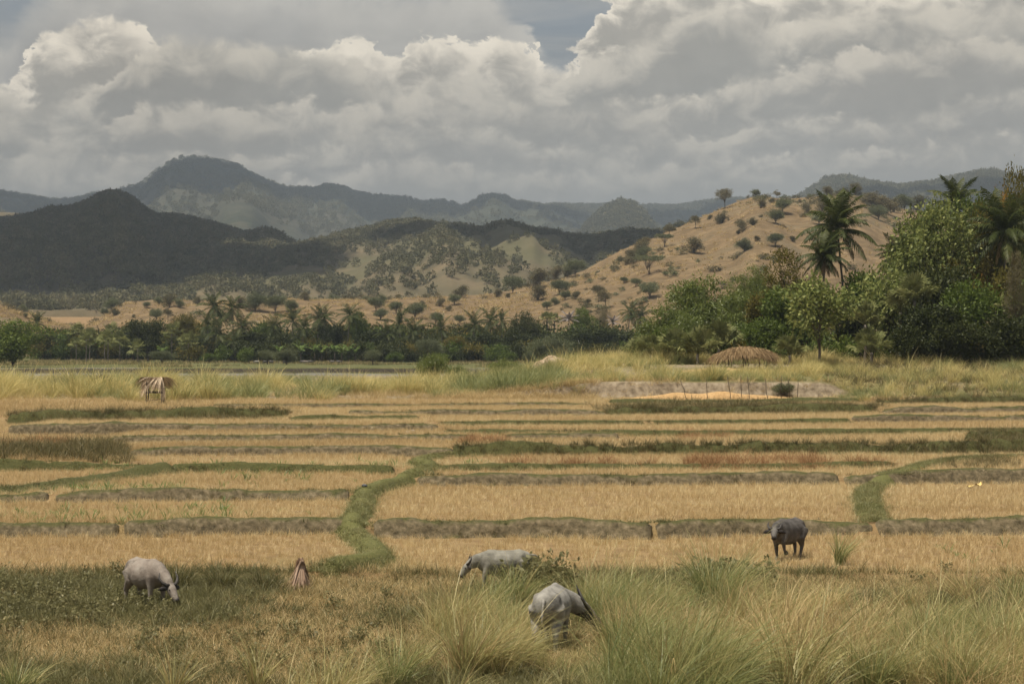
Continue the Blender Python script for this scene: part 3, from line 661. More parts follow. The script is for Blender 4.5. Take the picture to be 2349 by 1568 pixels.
def build_cover():
    g = rng
    # --- rice stubble
    vs = [clump('stubble', [STRAW], [dict(n=17, h=.20, w=.012, r=.14, seg=2, lean=.22, bend=.18, hv=.3), dict(n=4, h=.32, w=.010, r=.12, seg=3, lean=.5, bend=.5, hv=.25, wind=(.12, 0))], 10 + i) for i in range(5)]
    c = variant_collection('stubble_clump', vs)
    x, y = fan_pts(78000, 58.6, 154.5)
    keep = np.ones(len(x), bool)
    for P in BLs: keep &= poly_dist(x, y, P) > .38
    for P in PLs: keep &= poly_dist(x, y, P) > .6
    keep &= y > 59.0 + fbm(x * .4, x * 0 + 1.7, 31, 3) * .7
    bare = fbm(x * .12, y * .05, 91, 3) + .35 * fbm(x * .8, y * .8, 92, 2)
    keep &= g.uniform(0, 1, len(x)) < np.clip(1.05 - .6 * smooth(bare, .3, .7), .15, 1)
    x, y = x[keep], y[keep]; n = len(x)
    z = terr_z(x, y); sc = g.uniform(.75, 1.2, n) * (1 + .15 * fbm(x * .3, y * .3, 93, 2))
    rot = np.stack([g.normal(0, .08, n), g.normal(.03, .08, n), g.uniform(-.5, .5, n) + np.pi * g.integers(0, 2, n) * 0], 1)
    scatter('rice_stubble', c, 5, np.stack([x, y, z], 1), sc, rot, None, 'cut golden rice straw standing in the terraced fields', 'stubble')
    # --- green sprouts in the left fields
    vs = [clump('sprout', [SPROUT], [dict(n=10, h=.28, w=.035, r=.08, seg=3, lean=.5, bend=.5, hv=.4, droop=.5)], 40 + i) for i in range(3)]
    c = variant_collection('sprout_clump', vs)
    px = np.concatenate([g.normal(130, 160, 90), g.normal(430, 60, 40), g.normal(640, 60, 25), g.uniform(120, 420, 60), g.normal(500, 160, 40), g.uniform(0, 1000, 30), g.uniform(820, 940, 14), g.uniform(1040, 1150, 8), g.uniform(2150, 2349, 8)])
    py = np.concatenate([g.normal(1185, 14, 90), g.normal(1180, 12, 40), g.normal(1090, 8, 25), g.uniform(1118, 1134, 60), g.normal(1072, 4, 40), g.uniform(1075, 1200, 30), g.uniform(1060, 1074, 14), g.uniform(1063, 1070, 8), g.uniform(1240, 1300, 8)])
    w = f2w(np.stack([px, py], 1)); x, y = w[:, 0], w[:, 1]
    scatter('green_sprouts', c, 3, np.stack([x, y, terr_z(x, y)], 1), g.uniform(.6, 1.25, len(x)), None, None, 'small green weed sprouts among the stubble', 'weeds')
    # --- turf on the banks and paths
    vs = [clump('turf', [TURF], [dict(n=16, h=.13, w=.018, r=.13, seg=2, lean=.6, bend=.5, hv=.4, droop=.4)], 60 + i) for i in range(4)]
    vt = [clump('bank_tuft', [TURF_DARK], [dict(n=26, h=.42, w=.018, r=.14, seg=3, lean=.4, bend=.45, hv=.4, droop=.4, wind=(.1, 0))], 70 + i) for i in range(4)]
    ct = variant_collection('turf_clump', vs); cd = variant_collection('tuft_clump', vt)
    A, B = [], []
    for k, (pts, ridge, look, _) in enumerate(BUNDS):
        L = np.linalg.norm(np.diff(BL[k], axis=0), axis=1).sum(); Q = resample(BL[k], .1)
        T = np.gradient(Q, axis=0); T /= np.linalg.norm(T, axis=1)[:, None]; N = np.stack([-T[:, 1], T[:, 0]], 1); N *= np.sign(N[:, 1:2] + 1e-6)
        n = int(L * (11 if look == 'earth' else 16)); i = g.integers(0, len(Q), n)
        o = g.uniform(-.05, .35, n) if look == 'earth' else g.uniform(-.6, .6, n)
        xy = Q[i] + N[i] * o[:, None]
        up = terr_z(Q[i, 0] + N[i, 0] * .8, Q[i, 1] + N[i, 1] * .8); lo = terr_z(Q[i, 0] - N[i, 0] * .7, Q[i, 1] - N[i, 1] * .7)
        z = up + (ridge + .03) * .9 if look == 'earth' else lo + (np.maximum(up, lo) - lo + ridge + .03) * np.clip(1 - np.abs(o - .05) * 1.25, .1, 1)
        pk = g.uniform(0, 1, n) < np.clip(.35 + 1.2 * fbm(xy[:, 0] * .5, xy[:, 1] * .2 + k, 161, 3), .08, 1) if look == 'earth' else np.ones(n, bool)
        A.append(np.stack([xy[:, 0], xy[:, 1], z - .02, np.full(n, .95 if look == 'earth' else 1.)], 1)[pk])
        if look == 'tall':
            n = int(L * 20); i = g.integers(0, len(Q), n); o = g.uniform(-.75, .5, n); xy = Q[i] + N[i] * o[:, None]
            up = terr_z(Q[i, 0] + N[i, 0] * .8, Q[i, 1] + N[i, 1] * .8); lo = terr_z(Q[i, 0] - N[i, 0] * .7, Q[i, 1] - N[i, 1] * .7)
            z = lo + (np.maximum(up, lo) - lo + ridge + .03) * np.clip(1 - np.abs(o - .05) * 1.2, 0, 1)
            B.append(np.stack([xy[:, 0], xy[:, 1], z - .03, np.full(n, .9)], 1))
        else:
            # dry roots and tufts on the face
            n = int(L * (2.2 if look == 'earth' else 2)); i = g.integers(0, len(Q), n); o = g.uniform(-.45, -.1, n); xy = Q[i] + N[i] * o[:, None]
            lo = terr_z(Q[i, 0] - N[i, 0] * .7, Q[i, 1] - N[i, 1] * .7)
            B.append(np.stack([xy[:, 0], xy[:, 1], lo + .0 + (.45 + o) * .7, np.full(n, .5)], 1))
    PT = []
    for k, (pts, hw, hh, _) in enumerate(PATHS):
        Q = resample(PL[k], .1); T = np.gradient(Q, axis=0); T /= np.linalg.norm(T, axis=1)[:, None]; N = np.stack([-T[:, 1], T[:, 0]], 1)
        n = int(len(Q) * .1 * 70); i = g.integers(0, len(Q), n); o = g.normal(0, .36, n); xy = Q[i] + N[i] * o[:, None]
        z = terr_z(xy[:, 0], xy[:, 1]) + hh * np.clip(1.15 - np.abs(o) / hw * .7, 0, 1) + .01
        PT.append(np.stack([xy[:, 0], xy[:, 1], z], 1))
    A = np.vstack(A); B = np.vstack(B); PT = np.vstack(PT)
    cp = variant_collection('path_turf_clump', [clump('path_turf', [PATH_TURF], [dict(n=16, h=.12, w=.018, r=.13, seg=2, lean=.6, bend=.5, hv=.4, droop=.4)], 65 + i) for i in range(3)])
    scatter('path_turf', cp, 3, PT, g.uniform(.6, 1.2, len(PT)), None, None, 'short green turf on the two footpath banks', 'turf')
    s = np.abs(A[:, 0]) < A[:, 1] * .285 + 2; A = A[s]; s = np.abs(B[:, 0]) < B[:, 1] * .285 + 2; B = B[s]
    scatter('bank_turf', ct, 4, A[:, :3], A[:, 3] * g.uniform(.6, 1.3, len(A)), None, None, 'short green turf covering the field banks and footpaths', 'turf')
    # denser dark grass patches: bushy mound at left, clumps at right
    def patch(px0, px1, py0, py1, n, s0, s1):
        qx = g.uniform(-1, 1, n); qy = g.uniform(-1, 1, n); ed = np.clip(1.25 - np.abs(qx) ** 3 * .9 - np.abs(qy) ** 3 * .5 + .5 * fbm(qx * 4, qy * 2, int(px1) % 97, 2), .25, 1)
        w = f2w(np.stack([(px0 + px1) / 2 + qx * (px1 - px0) / 2 * 1.1, (py0 + py1) / 2 + qy * (py1 - py0) / 2 * 1.1], 1)); return np.stack([w[:, 0], w[:, 1], terr_z(w[:, 0], w[:, 1]), g.uniform(s0, s1, n) * ed], 1)
    B = np.vstack([B, patch(-60, 290, 1034, 1066, 520, .8, 2.0), patch(150, 290, 1022, 1050, 220, .9, 2.0), patch(-40, 300, 1005, 1030, 260, .5, 1.2), patch(2225, 2400, 1000, 1034, 300, .8, 1.6), patch(1390, 2005, 930, 948, 700, .7, 1.9),
                   patch(1900, 2450, 852, 915, 1500, .7, 2.0), patch(1640, 1930, 872, 884, 120, .6, 1.2), patch(1200, 1360, 878, 905, 160, .6, 1.5), patch(2130, 2349, 1050, 1078, 260, .5, 1.0), patch(40, 660, 945, 962, 600, .7, 1.5)])
    scatter('bank_grass', cd, 4, B[:, :3], B[:, 3] * g.uniform(.7, 1.2, len(B)), None, None, 'dark unmown grass growing along the field banks', 'grass')
    # --- dead brown weeds
    vs = [clump('dead_weed', [WEED_BROWN], [dict(n=34, h=.5, w=.016, r=.22, seg=3, lean=.6, bend=.4, hv=.4, droop=.4)], 90 + i) for i in range(3)]
    c = variant_collection('dead_weed_clump', vs)
    px = np.concatenate([g.uniform(1140, 1500, 55), g.uniform(1570, 1900, 170), g.uniform(1950, 2040, 20), g.uniform(1060, 1170, 60), g.uniform(0, 170, 70), g.uniform(1560, 1680, 25)])
    py = np.concatenate([g.normal(1068, 3, 55), g.normal(1064, 6, 170), g.normal(1067, 2, 20), g.normal(1012, 5, 60), g.normal(1016, 6, 70), g.normal(1000, 3, 25)])
    w = f2w(np.stack([px, py], 1))
    scatter('dead_weeds', c, 3, np.stack([w[:, 0], w[:, 1], terr_z(w[:, 0], w[:, 1])], 1), g.uniform(.5, 1.25, len(px)), None, None, 'dead reddish brown weeds along a field bank', 'weeds')

    # --- river bank belt of pale tall grass
    vs = [clump('river_grass', [PALE], [dict(n=60, h=1.05, w=.022, r=.35, seg=4, lean=.30, bend=.5, hv=.28, droop=.35, wind=(.25, 0))], 110 + i) for i in range(5)]
    vg = [clump('river_grass_green', [TALL_GREEN], [dict(n=60, h=.95, w=.022, r=.35, seg=4, lean=.32, bend=.5, hv=.28, droop=.35, wind=(.2, 0))], 120 + i) for i in range(3)]
    c = variant_collection('river_grass_clump', vs + vg)
    x, y = fan_pts(15000, 150, 200, .29, 3); x2, y2 = fan_pts(4000, 196, 240, .29, 3); x = np.concatenate([x, x2]); y = np.concatenate([y, y2])
    u = x / y; m = smooth(u, U(1020), U(1480))
    far_l = 157 + 0 * x
    dens = .05 + .95 * smooth(fbm(x * .22, y * .16, 131, 3), -.12, .22)
    front = np.where(u < U(760), 151 + 4 * fbm(x * .1, x * 0, 135, 2), 160 + 3 * fbm(x * .15, x * 0, 136, 2))
    front = np.where(u > U(1340), 158.5 + 3 * fbm(x * .15, x * 0, 136, 2), front)
    back = np.where(u < U(1050), 190, 232)
    keep = (y > front) & (y < back) & (g.uniform(0, 1, len(x)) < np.clip(dens, .05, 1))
    muddy = (u > U(1380)) & (u < U(1900)) & (y < 158.5); keep &= ~muddy
    shelter = (np.abs(u - U(1690)) < (U(1772) - U(1690)) * 1.5) & (y > 172) & (y < 186); keep &= ~(shelter & (g.uniform(0, 1, len(x)) < .93))
    keep &= ~((np.abs(u - U(1268)) < .013) & (y > 184) & (y < 203)); hutz = (np.hypot(x - U(355) * 147, y - 148) < 2.0); keep &= ~hutz
    low = (u > U(1900)) & (y > 172) & (g.uniform(0, 1, len(x)) < .6); keep &= ~low
    x, y, u = x[keep], y[keep], u[keep]; n = len(x)
    gr = fbm(x * .12, y * .12, 141, 3); idx = np.where(gr + g.normal(0, .12, n) > .10, 5 + g.integers(0, 3, n), g.integers(0, 5, n))
    sc = g.uniform(.5, 1.3, n) * (1 + .45 * fbm(x * .2, y * .2, 143, 2)) * np.where(u > U(1300), .9, np.where(u < U(480), 1.3, 1.1)) * (1 + .45 * fbm(x * .5, y * .5, 147, 2)) * np.where((np.abs(u - U(1690)) < .034) & (y > 168) & (y < 184), .42, 1)
    scatter('riverbank_grass', c, 8, np.stack([x, y, base_z(x, y)], 1), sc, np.stack([g.normal(0, .1, n), g.normal(0, .1, n), g.uniform(-1, 1, n)], 1), idx, 'pale yellow tall grass in a belt along the river bank', 'grass')
    px = np.concatenate([g.uniform(1900, 2500, 700), g.uniform(1340, 1920, 160), g.uniform(980, 1360, 200)]); D = np.concatenate([g.uniform(152, 176, 700), g.uniform(157.2, 160, 160), g.uniform(156, 162, 200)]); x = U(px) * D; n = len(px)
    kk = fbm(x * .25, D * .25, 149, 3) + g.normal(0, .2, n) > -.1; x, D = x[kk], D[kk]; n = len(x)
    scatter('terrace_edge_grass', c, 8, np.stack([x, D, base_z(x, D)], 1), g.uniform(.35, .95, n), None, np.where(g.uniform(0, 1, n) < .55, 5 + g.integers(0, 3, n), g.integers(0, 5, n)), 'rough grass on the raised bank at right', 'grass')
    # dead sedge on the eroded mud slope
    cw = variant_collection('mud_slope_clump', [clump('mud_sedge', [DRYG], [dict(n=30, h=.5, w=.02, r=.3, seg=3, lean=.5, bend=.5, hv=.4, droop=.4)], 150 + i) for i in range(3)])
    px = np.concatenate([g.uniform(650, 1365, 900), g.uniform(-60, 700, 420), g.uniform(1900, 2400, 300), g.uniform(1640, 1700, 20)]); py = np.concatenate([g.uniform(880, 918, 900), g.uniform(905, 945, 420), g.uniform(865, 918, 300), g.uniform(880, 910, 20)])
    D = 39423. / (py - 660); px = np.concatenate([px, g.uniform(1000, 1370, 420), g.uniform(1370, 1910, 70)]); D = np.concatenate([D, g.uniform(154.8, 158.2, 490)]); x = U(px) * D
    scatter('mud_slope_sedge', cw, 3, np.stack([x, D, terr_z(x, D)], 1), g.uniform(.5, 1.3, len(px)), None, None, 'sparse dry sedge on the eroded mud slope above the fields', 'grass')
    # --- short grass on the flat across the river
    cf = variant_collection('flat_grass_clump', [clump('flat_grass', [TURF, DRYG], [dict(n=26, h=.32, w=.05, r=.6, seg=2, lean=.4, bend=.4, hv=.5, m=0), dict(n=8, h=.5, w=.04, r=.6, seg=2, lean=.4, bend=.4, hv=.4, m=1)], 160 + i) for i in range(3)])
    x, y = fan_pts(9000, 347, 475, .29, 3); k = fbm(x * .05, y * .03, 151, 3) > -.15; x, y = x[k], y[k]
    scatter('meadow_grass', cf, 3, np.stack([x, y, base_z(x, y)], 1), g.uniform(.5, 1.5, len(x)), None, None, 'short green meadow grass on the flat beyond the river', 'grass')

    # --- foreground: short mixed grass
    vs = [clump('short_grass', [DRYG, TURF], [dict(n=22, h=.22, w=.012, r=.2, seg=2, lean=.5, bend=.5, hv=.5, droop=.3), dict(n=12, h=.2, w=.014, r=.2, seg=2, lean=.6, bend=.5, hv=.4, m=1)], 170 + i) for i in range(4)]
    vs += [clump('short_green', [TURF, HERB], [dict(n=22, h=.2, w=.014, r=.2, seg=2, lean=.5, bend=.5, hv=.5), dict(n=14, h=.28, w=.02, r=.2, seg=3, lean=.5, bend=.4, hv=.5, m=1)], 175 + i) for i in range(3)]
    c = variant_collection('short_grass_clump', vs)
    x, y = fan_pts(17000, 37.5, 59.6, .30, 2); n = len(x)
    gr = fbm(x * .22, y * .3, 181, 3) + .32 * smooth(-x / y, .10, .20) * smooth(y, 49, 54)
    idx = np.where(gr + g.normal(0, .2, n) > .22, 4 + g.integers(0, 3, n), g.integers(0, 4, n))
    scatter('grazing_grass', c, 7, np.stack([x, y, terr_z(x, y)], 1), g.uniform(.6, 1.3, n), np.stack([g.normal(0, .1, n), g.normal(0, .1, n), g.uniform(0, 6.28, n)], 1), idx, 'short dry and green grass on the grazing strip in front', 'grass')
    # --- foreground: tall leaning wild grass
    vs = [clump('wild_grass', [TALL, DRYG], [dict(n=50, h=1.05, w=.017, r=.22, seg=5, lean=.28, bend=.55, hv=.3, droop=.3, wind=WIND), dict(n=10, h=1.25, w=.013, r=.2, seg=5, lean=.2, bend=.35, hv=.2, wind=(.2, 0), m=1)], 190 + i) for i in range(6)]
    vs += [clump('wild_grass_green', [TALL_GREEN, TALL], [dict(n=50, h=1.0, w=.017, r=.22, seg=5, lean=.28, bend=.55, hv=.3, droop=.3, wind=WIND), dict(n=10, h=1.2, w=.013, r=.2, seg=5, lean=.2, bend=.35, hv=.2, wind=(.2, 0), m=1)], 200 + i) for i in range(4)]
    vs += [clump('wild_grass_dry', [DRYG, TALL], [dict(n=44, h=.8, w=.016, r=.25, seg=4, lean=.5, bend=.5, hv=.4, droop=.4, wind=(.1, 0)), dict(n=8, h=1.1, w=.013, r=.2, seg=5, lean=.2, bend=.35, hv=.2, wind=(.2, 0), m=1)], 210 + i) for i in range(4)]
    global WILD; WILD = vs
    c = variant_collection('wild_grass_clump', vs)
    x, y = fan_pts(9000, 37.5, 60, .30, 2); n = len(x); u = x / y; gx = u * FPX + CX; gyp = HORY + CAMZ * FPX / y      # reference pixel of each root
    edge = np.interp(gx, [-500, 300, 700, 850, 950, 1050, 1150, 1280, 1400, 1560, 1700, 1900, 2100, 2349, 2800], [1640, 1640, 1600, 1560, 1480, 1420, 1375, 1385, 1400, 1372, 1392, 1400, 1410, 1395, 1390])
    dn = np.interp(gx, [-500, 500, 850, 1000, 1350, 1450, 1850, 2000, 2800], [.10, .10, .45, .95, 1., 1.3, 1.3, 1., 1.]) * (0.10 + .90 * smooth(fbm(x * .55, y * .4, 191, 2), -.2, .25)) * np.interp(gyp, [1380, 1480, 1560], [.8, .6, .75])
    dryp = ((gx - 2080) / 360) ** 2 + ((gyp - 1430) / 55) ** 2 < 1
    keep = (gyp > edge + 22 * fbm(gx * .02, gx * 0, 193, 3)) & (g.uniform(0, 1, n) < dn * np.where(dryp, .15, 1))
    clear = (np.abs(gx - 1315) < 80) & (gyp > 1440) & (gyp < 1540); keep &= ~(clear & (g.uniform(0, 1, n) < .9))
    clear = (np.abs(gx - 1130) < 60) & (gyp > 1350) & (gyp < 1395); keep &= ~(clear & (g.uniform(0, 1, n) < .5))
    x, y, gx, gyp = x[keep], y[keep], gx[keep], gyp[keep]; n = len(x)
    hue = fbm(x * .3, y * .3, 195, 3) + g.normal(0, .15, n)
    idx = np.where(hue > .12, 6 + g.integers(0, 4, n), g.integers(0, 6, n))
    dr = (fbm(x * .3, y * .3, 197, 3) > .2) | ((gx > 1780) & (gyp < 1480) & (g.uniform(0, 1, n) < .93)); idx = np.where(dr, 10 + g.integers(0, 4, n), idx)
    sc = g.uniform(.5, 1.15, n) * (1 + .45 * fbm(x * .5, y * .5, 199, 2)) * np.where(gx > 850, 1., .8) * np.interp(gyp, [1370, 1480], [.75, 1.05]) * np.where((gx > 1185) & (gx < 1390) & (gyp > 1470), .55, 1) * np.interp(gx, [1300, 1420, 2400], [1., 1.22, 1.15])
    scatter('wild_grass', c, len(vs), np.stack([x, y, terr_z(x, y)], 1), sc, np.stack([g.normal(0, .12, n), g.normal(.05, .12, n), g.uniform(-.6, .6, n)], 1), idx, 'tall leaning wild grass filling the right foreground', 'grass')
    # --- foreground left: leafy herbs
    vs = [leafy_herb(220 + i) for i in range(4)]
    c = variant_collection('herb_clump', vs)
    px = np.concatenate([g.uniform(-80, 430, 80), g.uniform(-80, 280, 40), g.uniform(300, 900, 90), g.uniform(1180, 1300, 40), g.uniform(1580, 1760, 60), g.uniform(2100, 2349, 30)])
    py = np.concatenate([g.normal(1390, 34, 80), g.uniform(1330, 1420, 40), g.uniform(1370, 1560, 90), g.uniform(1345, 1360, 40), g.uniform(1350, 1390, 60), g.uniform(1240, 1360, 30)])
    ok = py > 1322; px, py = px[ok], py[ok]; D = 30600. / (py - 807); x = U(px) * D
    hs = g.uniform(.6, 1.25, len(px)) * np.interp(px, [0, 560, 1180], [1.1, .85, 1.0]) * np.where((px > 1170) & (px < 1770), 1.9, 1)
    scatter('green_herbs', c, 4, np.stack([x, D, terr_z(x, D)], 1), hs, None, None, 'dark green leafy weeds around the left buffalo', 'weeds')
def leafy_herb(seed):
    g = np.random.default_rng(seed); b = MB()
    for k in range(5):
        a = g.uniform(0, 6.28); h = g.uniform(.25, .5); P = np.array([(0, 0, -.03), (np.cos(a) * .08, np.sin(a) * .08, h * .6), (np.cos(a) * .2, np.sin(a) * .2, h)])
        t = g.uniform(.2, 1, 16); C = np.stack([np.interp(t, [0, .6, 1], P[:, i]) for i in range(3)], 1)
        b.add(*leaf_quads(C + g.normal(0, .05, C.shape), g, .09, .5, C * [1, 1, .2], .2))
        b.tube(P, [.006, .005, .003], 3, False)
    me = b.mesh('leafy_herb'); me.materials.append(HERB); return me
def leaf_quads(P, g, size, aspect=.5, out=None, droop=.2, jit=.8, up=.6):
    """one kite-shaped leaf per point; out = preferred outward direction"""
    n = len(P); d = g.normal(0, 1, (n, 3)) * jit
    if out is not None: d = d + out / (np.linalg.norm(out, axis=1)[:, None] + 1e-6)
    d[:, 2] -= droop; d /= np.linalg.norm(d, axis=1)[:, None] + 1e-6
    nr = g.normal(0, 1, (n, 3)) * (1 - up * .6); nr[:, 2] += up
    sd = np.cross(d, nr); sd /= np.linalg.norm(sd, axis=1)[:, None] + 1e-6
    L = size * g.uniform(.65, 1.3, n)[:, None]; W = L * aspect * .5
    V = np.stack([P, P + d * L * .45 + sd * W, P + d * L, P + d * L * .45 - sd * W], 1).reshape(-1, 3)
    return V, np.arange(n * 4).reshape(n, 4)
build_cover()
# ------------------------------------------------------------------ plant builders
BARK = noise_mat('bark', [(.3, (.07, .055, .04)), (.7, (.16, .13, .10))], 3., 5, .9, .6, 12., stretch=(1, 1, .25), obj_var=.3)
PALM_BARK = noise_mat('palm_bark', [(.3, (.11, .095, .075)), (.7, (.22, .19, .155))], 4., 4, .9, .5, 8., stretch=(.4, .4, 2.), obj_var=.3)
def lm(name, a, b, c, **k): return leaf_mat(name, [(0, a), (.5, b), (1, c)], **k)
L_COCO = lm('coconut_frond', (0.032, 0.044, 0.011), (0.059, 0.074, 0.019), (0.112, 0.115, 0.035), trans=.3, gloss=.015, rough=.5, obj_var=.45)
L_DEADFROND = lm('dead_frond', (0.189, 0.128, 0.068), (0.297, 0.216, 0.115), (0.405, 0.297, 0.162), trans=.2, gloss=0)
L_GREYPALM = lm('dead_grey_frond', (0.216, 0.189, 0.189), (0.297, 0.257, 0.243), (0.378, 0.338, 0.311), trans=.1, gloss=0)
L_FAN = lm('fan_leaf', (0.099, 0.116, 0.039), (0.189, 0.199, 0.072), (0.310, 0.304, 0.127), trans=.3, gloss=.015, rough=.5, obj_var=.5)
L_DARK = lm('dark_leaf', (0.023, 0.031, 0.008), (0.046, 0.057, 0.014), (0.088, 0.092, 0.025), trans=.3, gloss=.015, rough=.5, obj_var=.4)
L_GREEN = lm('green_leaf', (0.053, 0.079, 0.014), (0.099, 0.139, 0.024), (0.174, 0.202, 0.043), trans=.35, gloss=.015, rough=.5, obj_var=.35)
L_OLIVE = lm('olive_leaf', (0.081, 0.077, 0.016), (0.139, 0.121, 0.025), (0.219, 0.169, 0.042), trans=.35, gloss=.01, obj_var=.35)
L_FEATHER = lm('feathery_leaf', (0.080, 0.108, 0.022), (0.142, 0.176, 0.037), (0.222, 0.242, 0.059), trans=.4, gloss=.03, obj_var=.3)
L_TEAK = lm('broad_teak_leaf', (0.076, 0.102, 0.026), (0.190, 0.218, 0.060), (0.392, 0.396, 0.134), trans=.35, gloss=.015, rough=.5, obj_var=.2)
L_GREYG = lm('grey_green_leaf', (0.081, 0.092, 0.045), (0.128, 0.142, 0.068), (0.203, 0.209, 0.101), trans=.3, gloss=.02, obj_var=.4)
L_SCRUB = lm('dry_scrub_leaf', (0.085, 0.082, 0.045), (0.149, 0.134, 0.074), (0.242, 0.206, 0.117), trans=.25, gloss=0, obj_var=.65)
L_BANANA = lm('banana_leaf', (0.074, 0.115, 0.030), (0.128, 0.189, 0.047), (0.257, 0.297, 0.095), trans=.4, gloss=.015, rough=.5, obj_var=.4)
L_ORANGE = lm('rusty_leaf', (0.257, 0.135, 0.027), (0.405, 0.216, 0.041), (0.540, 0.324, 0.081), trans=.35, gloss=0)
L_WOOD = leaf_mat('wooded_hill_leaf', [(0, (0.105, 0.107, 0.061)), (.5, (0.149, 0.141, 0.078)), (.8, (0.189, 0.171, 0.101)), (1, (0.238, 0.209, 0.124))], .25, 0, .5, .6)
L_PALEWOOD = leaf_mat('pale_scrub_leaf', [(0, (.085, .086, .045)), (.5, (.125, .12, .062)), (1, (.17, .155, .085))], .25, 0, .5, .6)

def limb(b, P0, P1, r0, r1, g, wob=.12, k=6, n=5):
    P0 = np.asarray(P0, float); P1 = np.asarray(P1, float); t = np.linspace(0, 1, n)[:, None]
    P = P0 + (P1 - P0) * t + g.normal(0, wob, (n, 3)) * np.linalg.norm(P1 - P0) * .12 * (np.sin(t * np.pi))
    P[:, 2] += (np.sin(t[:, 0] * np.pi) * .06 * np.linalg.norm(P1 - P0))
    b.tube(P, np.linspace(r0, r1, n), k); return P
def tree_meshes(seed, H=8., R=3.2, base=.28, n_clump=90, n_leaf=32, leaf=.3, aspect=.5, spread=.42, flat=.8, droop=.25, shell=.5, tr=.16, mat=None, bark=None, lobes=5, up=.5, multi=1, skew=.0, umbrella=False):
    """trunk with limbs and a crown of leaf clumps spread through an uneven volume"""
    g = np.random.default_rng(seed)
    zc = H * (base + 1) / 2; rz = H * (1 - base) / 2 * 1.02
    # uneven crown: several overlapping lobes
    LB = []
    for k in range(lobes):
        a = k * 2.4 + g.uniform(-.5, .5); rr = R * g.uniform(.25, .55)
        LB.append((np.array([np.cos(a) * rr + skew * R, np.sin(a) * rr, zc + rz * g.uniform(-.45, .5)]), R * g.uniform(.48, .68), rz * g.uniform(.42, .6)))
    LB.append((np.array([skew * R * .6, 0, zc + rz * .25]), R * .6, rz * .72))
    if umbrella: LB = [(np.array([np.cos(a) * R * .6 * (k > 0), np.sin(a) * R * .6 * (k > 0), H * .88 + g.uniform(-.04, .05) * H]), R * .55, H * .13) for k, a in enumerate(np.linspace(0, 6.28, lobes))]
    C = []
    while len(C) < n_clump:
        c, r, h = LB[g.integers(len(LB))]; d = g.normal(0, 1, 3); d /= np.linalg.norm(d); rad = g.uniform(shell, 1.) ** .6 if g.uniform() < .85 else g.uniform(.1, .6)
        p = c + d * [r, r, h] * rad
        if p[2] > H * base * .75: C.append(p)
    C = np.array(C); out = np.repeat(C - [0, 0, zc - rz * .3], n_leaf, 0)
    sp = spread * g.uniform(.7, 1.4, len(C)); P = np.repeat(C, n_leaf, 0) + g.normal(0, 1, (len(C) * n_leaf, 3)) * np.repeat(sp, n_leaf)[:, None] * [1, 1, flat]
    b = MB(); b.add(*leaf_quads(P, g, leaf, aspect, out, droop, .9, up)); crown = b.mesh('crown'); crown.materials.append(mat or L_GREEN)
    t = MB()
    for m in range(multi):
        off = g.normal(0, .25, 2) * (multi > 1); top = np.array([skew * R * .5 + off[0] * 2, off[1] * 2, H * (base + .25)])
        t.tube(np.array([[off[0] * .4, off[1] * .4, -.25], [off[0] * .6, off[1] * .6, H * base * .5], [top[0] * .6, top[1] * .6, H * base], top]), np.array([1.25, 1., .8, .5]) * tr, 7)
        for (c, r, h) in LB:
            P0 = np.array([top[0] * .6, top[1] * .6, H * base * g.uniform(.75, 1.05)])
            Q = limb(t, P0, c, tr * .55, tr * .2, g)
            for q in range(3):
                d = g.normal(0, 1, 3); d[2] = abs(d[2]); d /= np.linalg.norm(d); limb(t, Q[3], c + d * [r, r, h] * .85, tr * .2, tr * .06, g, k=4, n=4)
    trunk = t.mesh('trunk', True); trunk.materials.append(bark or BARK)
    return trunk, crown
def frond_mesh(L=4.2, el=40., dr=1.3, mat=None, seed=0, nl=26, leaf=.85, hang=.55):
    """coconut frond: arched midrib with two rows of hanging leaflets, growing along +x"""
    g = np.random.default_rng(seed); s = np.linspace(0, 1, 12); e = math.radians(el) - dr * s ** 1.3
    ds = L / 11; x = np.concatenate([[0], np.cumsum(np.cos(e[:-1]) * ds)]); z = np.concatenate([[0], np.cumsum(np.sin(e[:-1]) * ds)])
    y = np.cumsum(g.normal(0, .015, 12)) * L * .3
    R = np.stack([x, y, z], 1); b = MB(); b.tube(R, np.linspace(.06, .012, 12), 4)
    n = nl; t = np.linspace(.10, 1, n); P = np.stack([np.interp(t, s, R[:, i]) for i in range(3)], 1)
    T = np.stack([np.interp(t, s, np.gradient(R[:, i])) for i in range(3)], 1); T /= np.linalg.norm(T, axis=1)[:, None]
    for sg in (-1, 1):
        ln = leaf * np.sin(np.clip(t * .93 + .12, 0, 1) * np.pi) ** .6 * g.uniform(.8, 1.15, n) + .12
        side = np.cross(T, [0, 0, 1.]); side /= np.linalg.norm(side, axis=1)[:, None] + 1e-6
        d = side * sg * .75 + T * .6 + g.normal(0, .08, (n, 3)); d[:, 2] += .05 - hang * .3
        d /= np.linalg.norm(d, axis=1)[:, None]
        d2 = d.copy(); d2[:, 2] -= hang * 1.5; d2 /= np.linalg.norm(d2, axis=1)[:, None]
        M = P + d * ln[:, None] * .5; E = M + d2 * ln[:, None] * .55; w = T * (.055 if nl < 40 else .06)
        V = np.stack([P - w * .6, P + w * .6, M - w, M + w, E], 1).reshape(-1, 3); k = np.arange(n)[:, None] * 5
        b.add(V, [np.hstack([k, k + 1, k + 3, k + 2]), np.hstack([k + 2, k + 3, k + 4])])
    me = b.mesh('frond'); me.materials.append(mat or L_COCO); return me
